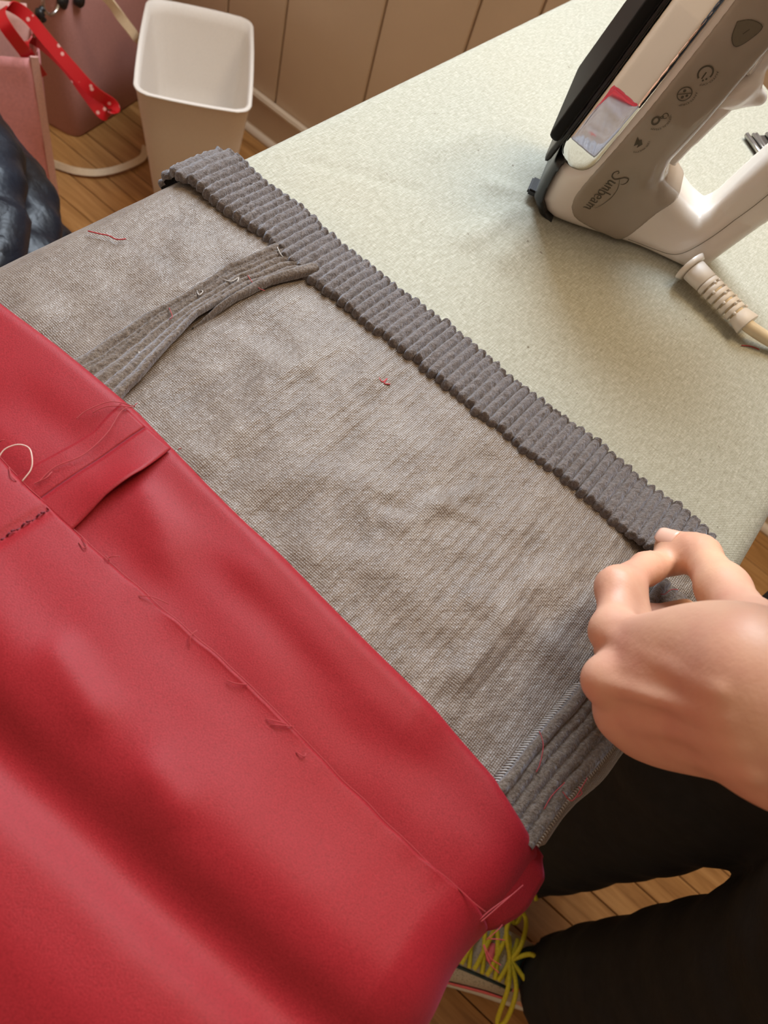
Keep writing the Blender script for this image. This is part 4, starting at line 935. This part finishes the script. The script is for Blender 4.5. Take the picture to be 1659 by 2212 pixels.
# thumb nail
tip, ip = thumb[3][0], thumb[2][0]; tdir = tip-ip; tdir /= np.linalg.norm(tdir); view = np.array([0, 0, CZ])-PO-tip; view /= np.linalg.norm(view)
nn_ = P(1445, 1140, .838)-PO-tip; nn_ = nn_-tdir*(nn_ @ tdir); nn_ /= np.linalg.norm(nn_); nn_ = nn_*.8+view*.6; nn_ -= tdir*(nn_ @ tdir); nn_ /= np.linalg.norm(nn_); ns_ = np.cross(tdir, nn_); rt_ = thumb[3][1]
def nail_fn(a, t):
    wd = .9*math.sqrt(max(0, 1-max(0, (t-.75)/.25)**2*.6)); an = a*wd*.72; c = tip+tdir*(-.0050+.0105*t)
    p = c+(nn_*math.cos(an)+ns_*math.sin(an))*(rt_+.0006+.0009*(1-t)); return tuple(p)
grid('thumbnail', nail_fn, np.linspace(-.9, .9, 11), np.linspace(0, 1, 9), M['nail'], pers, .0008)

# shoes: toe along +Y in shoe space
def shoe(ank, yaw, first):
    org = np.array((ank[0], ank[1], 0)); a = yaw; fwd = np.array((math.cos(a), math.sin(a), 0)); lat = np.array((math.sin(a), -math.cos(a), 0))
    def w2(l, f_, z): return tuple(org+lat*l+fwd*f_+np.array((0, 0, z))-PO)
    def loc(X): dx = X[0]-(org-PO)[0]; dy = X[1]-(org-PO)[1]; return dx*lat[0]+dy*lat[1], dx*fwd[0]+dy*fwd[1], X[2]
    def width(f_): return np.interp(f_, [-.075, -.05, 0, .06, .12, .165, .195, .205], [.018, .031, .036, .041, .049, .046, .028, .008])
    def upper(X):
        l, f_, z = loc(X); top = np.interp(f_, [-.07, -.03, .02, .06, .11, .17, .2], [.105, .098, .090, .092, .072, .052, .035]); hgt = np.clip((z-.02)/.09, 0, 1)
        d = smax(np.abs(l)-width(f_)*(1-.42*hgt*hgt), z-top, .022); d = smax(d, .016-z, .004); d = smax(d, np.maximum(-.074-f_, f_-.204), .02)
        return smax(d, -smax(np.sqrt((l/.026)**2+((f_+.012)/.055)**2)*.026-.026, .062-z, .008), .005)
    lo2 = org-PO-np.array((.24, .24, .0)); hi2 = org-PO+np.array((.24, .24, .13))
    up_ = sdf_obj('running_shoe', upper, lo2, hi2, .0042, M['upper'], pers)
    def sole(X):
        l, f_, z = loc(X); d = smax(np.abs(l)-width(f_)-.004, np.maximum(-.080-f_, f_-.210), .02); return smax(d, np.maximum(.001-z, z-.026-.008*np.clip(-f_/.08, 0, 1)), .006)
    sdf_obj('sole', sole, lo2-np.array((0, 0, .005)), hi2, .0042, M['foam'], up_)
    def fsurf(l, f_):
        X = [np.full(140, w2(l, f_, 0)[i], np.float32) for i in range(2)]+[np.linspace(.02, .12, 140).astype(np.float32)]; d = upper(X); k = np.where(d < 0)[0]; return X[2][k[-1]] if len(k) else .06
    # collar
    tube('collar', [w2(.029*math.cos(t), -.014+.060*math.sin(t), fsurf(.034*math.cos(t), -.012+.066*math.sin(t))*.6+.04) for t in np.linspace(0, 2*math.pi, 28)], .0065, M['teal'], up_, 8)
    for f_ in (.050, .066, .082, .098, .112):
        pts = [w2(l, f_+.010*(1-abs(l)/.026)*0+(.012*(l+.026)/.052), fsurf(l, f_)+.004) for l in np.linspace(-.026, .026, 8)]; tube('lace', spline(pts, 3), .0030, M['lace'], up_, 7)
        pts = [w2(l, f_+.012-(.012*(l+.026)/.052), fsurf(l, f_)+.0065) for l in np.linspace(-.026, .026, 8)]; tube('lace', spline(pts, 3), .0030, M['lace'], up_, 7)
    z0 = fsurf(0, .05)+.006
    for loop in (((0, .055, z0), (-.03, .044, z0+.012), (-.062, .038, z0-.014), (-.066, .046, z0-.020), (-.03, .054, z0+.010), (0, .056, z0)), ((0, .055, z0), (.03, .075, z0+.014), (.058, .060, z0), (.05, .045, z0-.004), (.02, .05, z0+.010), (0, .055, z0)), ((0, .055, z0), (.014, .034, z0+.016), (-.006, .010, z0+.020)), ((0, .055, z0), (-.02, .03, z0+.012), (-.045, .02, z0+.008))):
        tube('lace', spline([w2(*p) for p in loop], 7), .0030, M['lace'], up_, 7)
    grid('tongue_tab', lambda l, f_: w2(l, f_, fsurf(l, f_)+.0035), np.linspace(-.011, .011, 5), np.linspace(.074, .090, 5), M['coral'], up_, .001)
    def swoosh(t, q):
        f_ = .035+.11*t; wdt = .020*math.sin(math.pi*min(1, .12+t*.8)); z = .034+.020*(1-t)+wdt*(q-.5)*(1-t*.4); l = -float(width(f_))*(1-.42*min(1, max(0, (z-.02)/.09))**2)-.0015; return w2(l, f_, z)
    grid('side_stripe', swoosh, np.linspace(0, 1, 14), np.linspace(0, 1, 4), M['coral'], up_, .001)
    grid('tongue_trim', lambda l, f_: w2(l, f_, fsurf(l, f_)+.002), np.linspace(-.030, -.012, 5), np.linspace(.030, .038, 4), M['coral'], up_, .001)
    tube('eyestay', [w2(-.029, f_, fsurf(-.029, f_)+.001) for f_ in np.linspace(.04, .125, 10)], .0022, M['teal'], up_, 6)
shoe(ankL+np.array((0, .0, 0)), math.radians(108), True)
shoe(ankR+np.array((0, .0, 0)), math.radians(135), False)
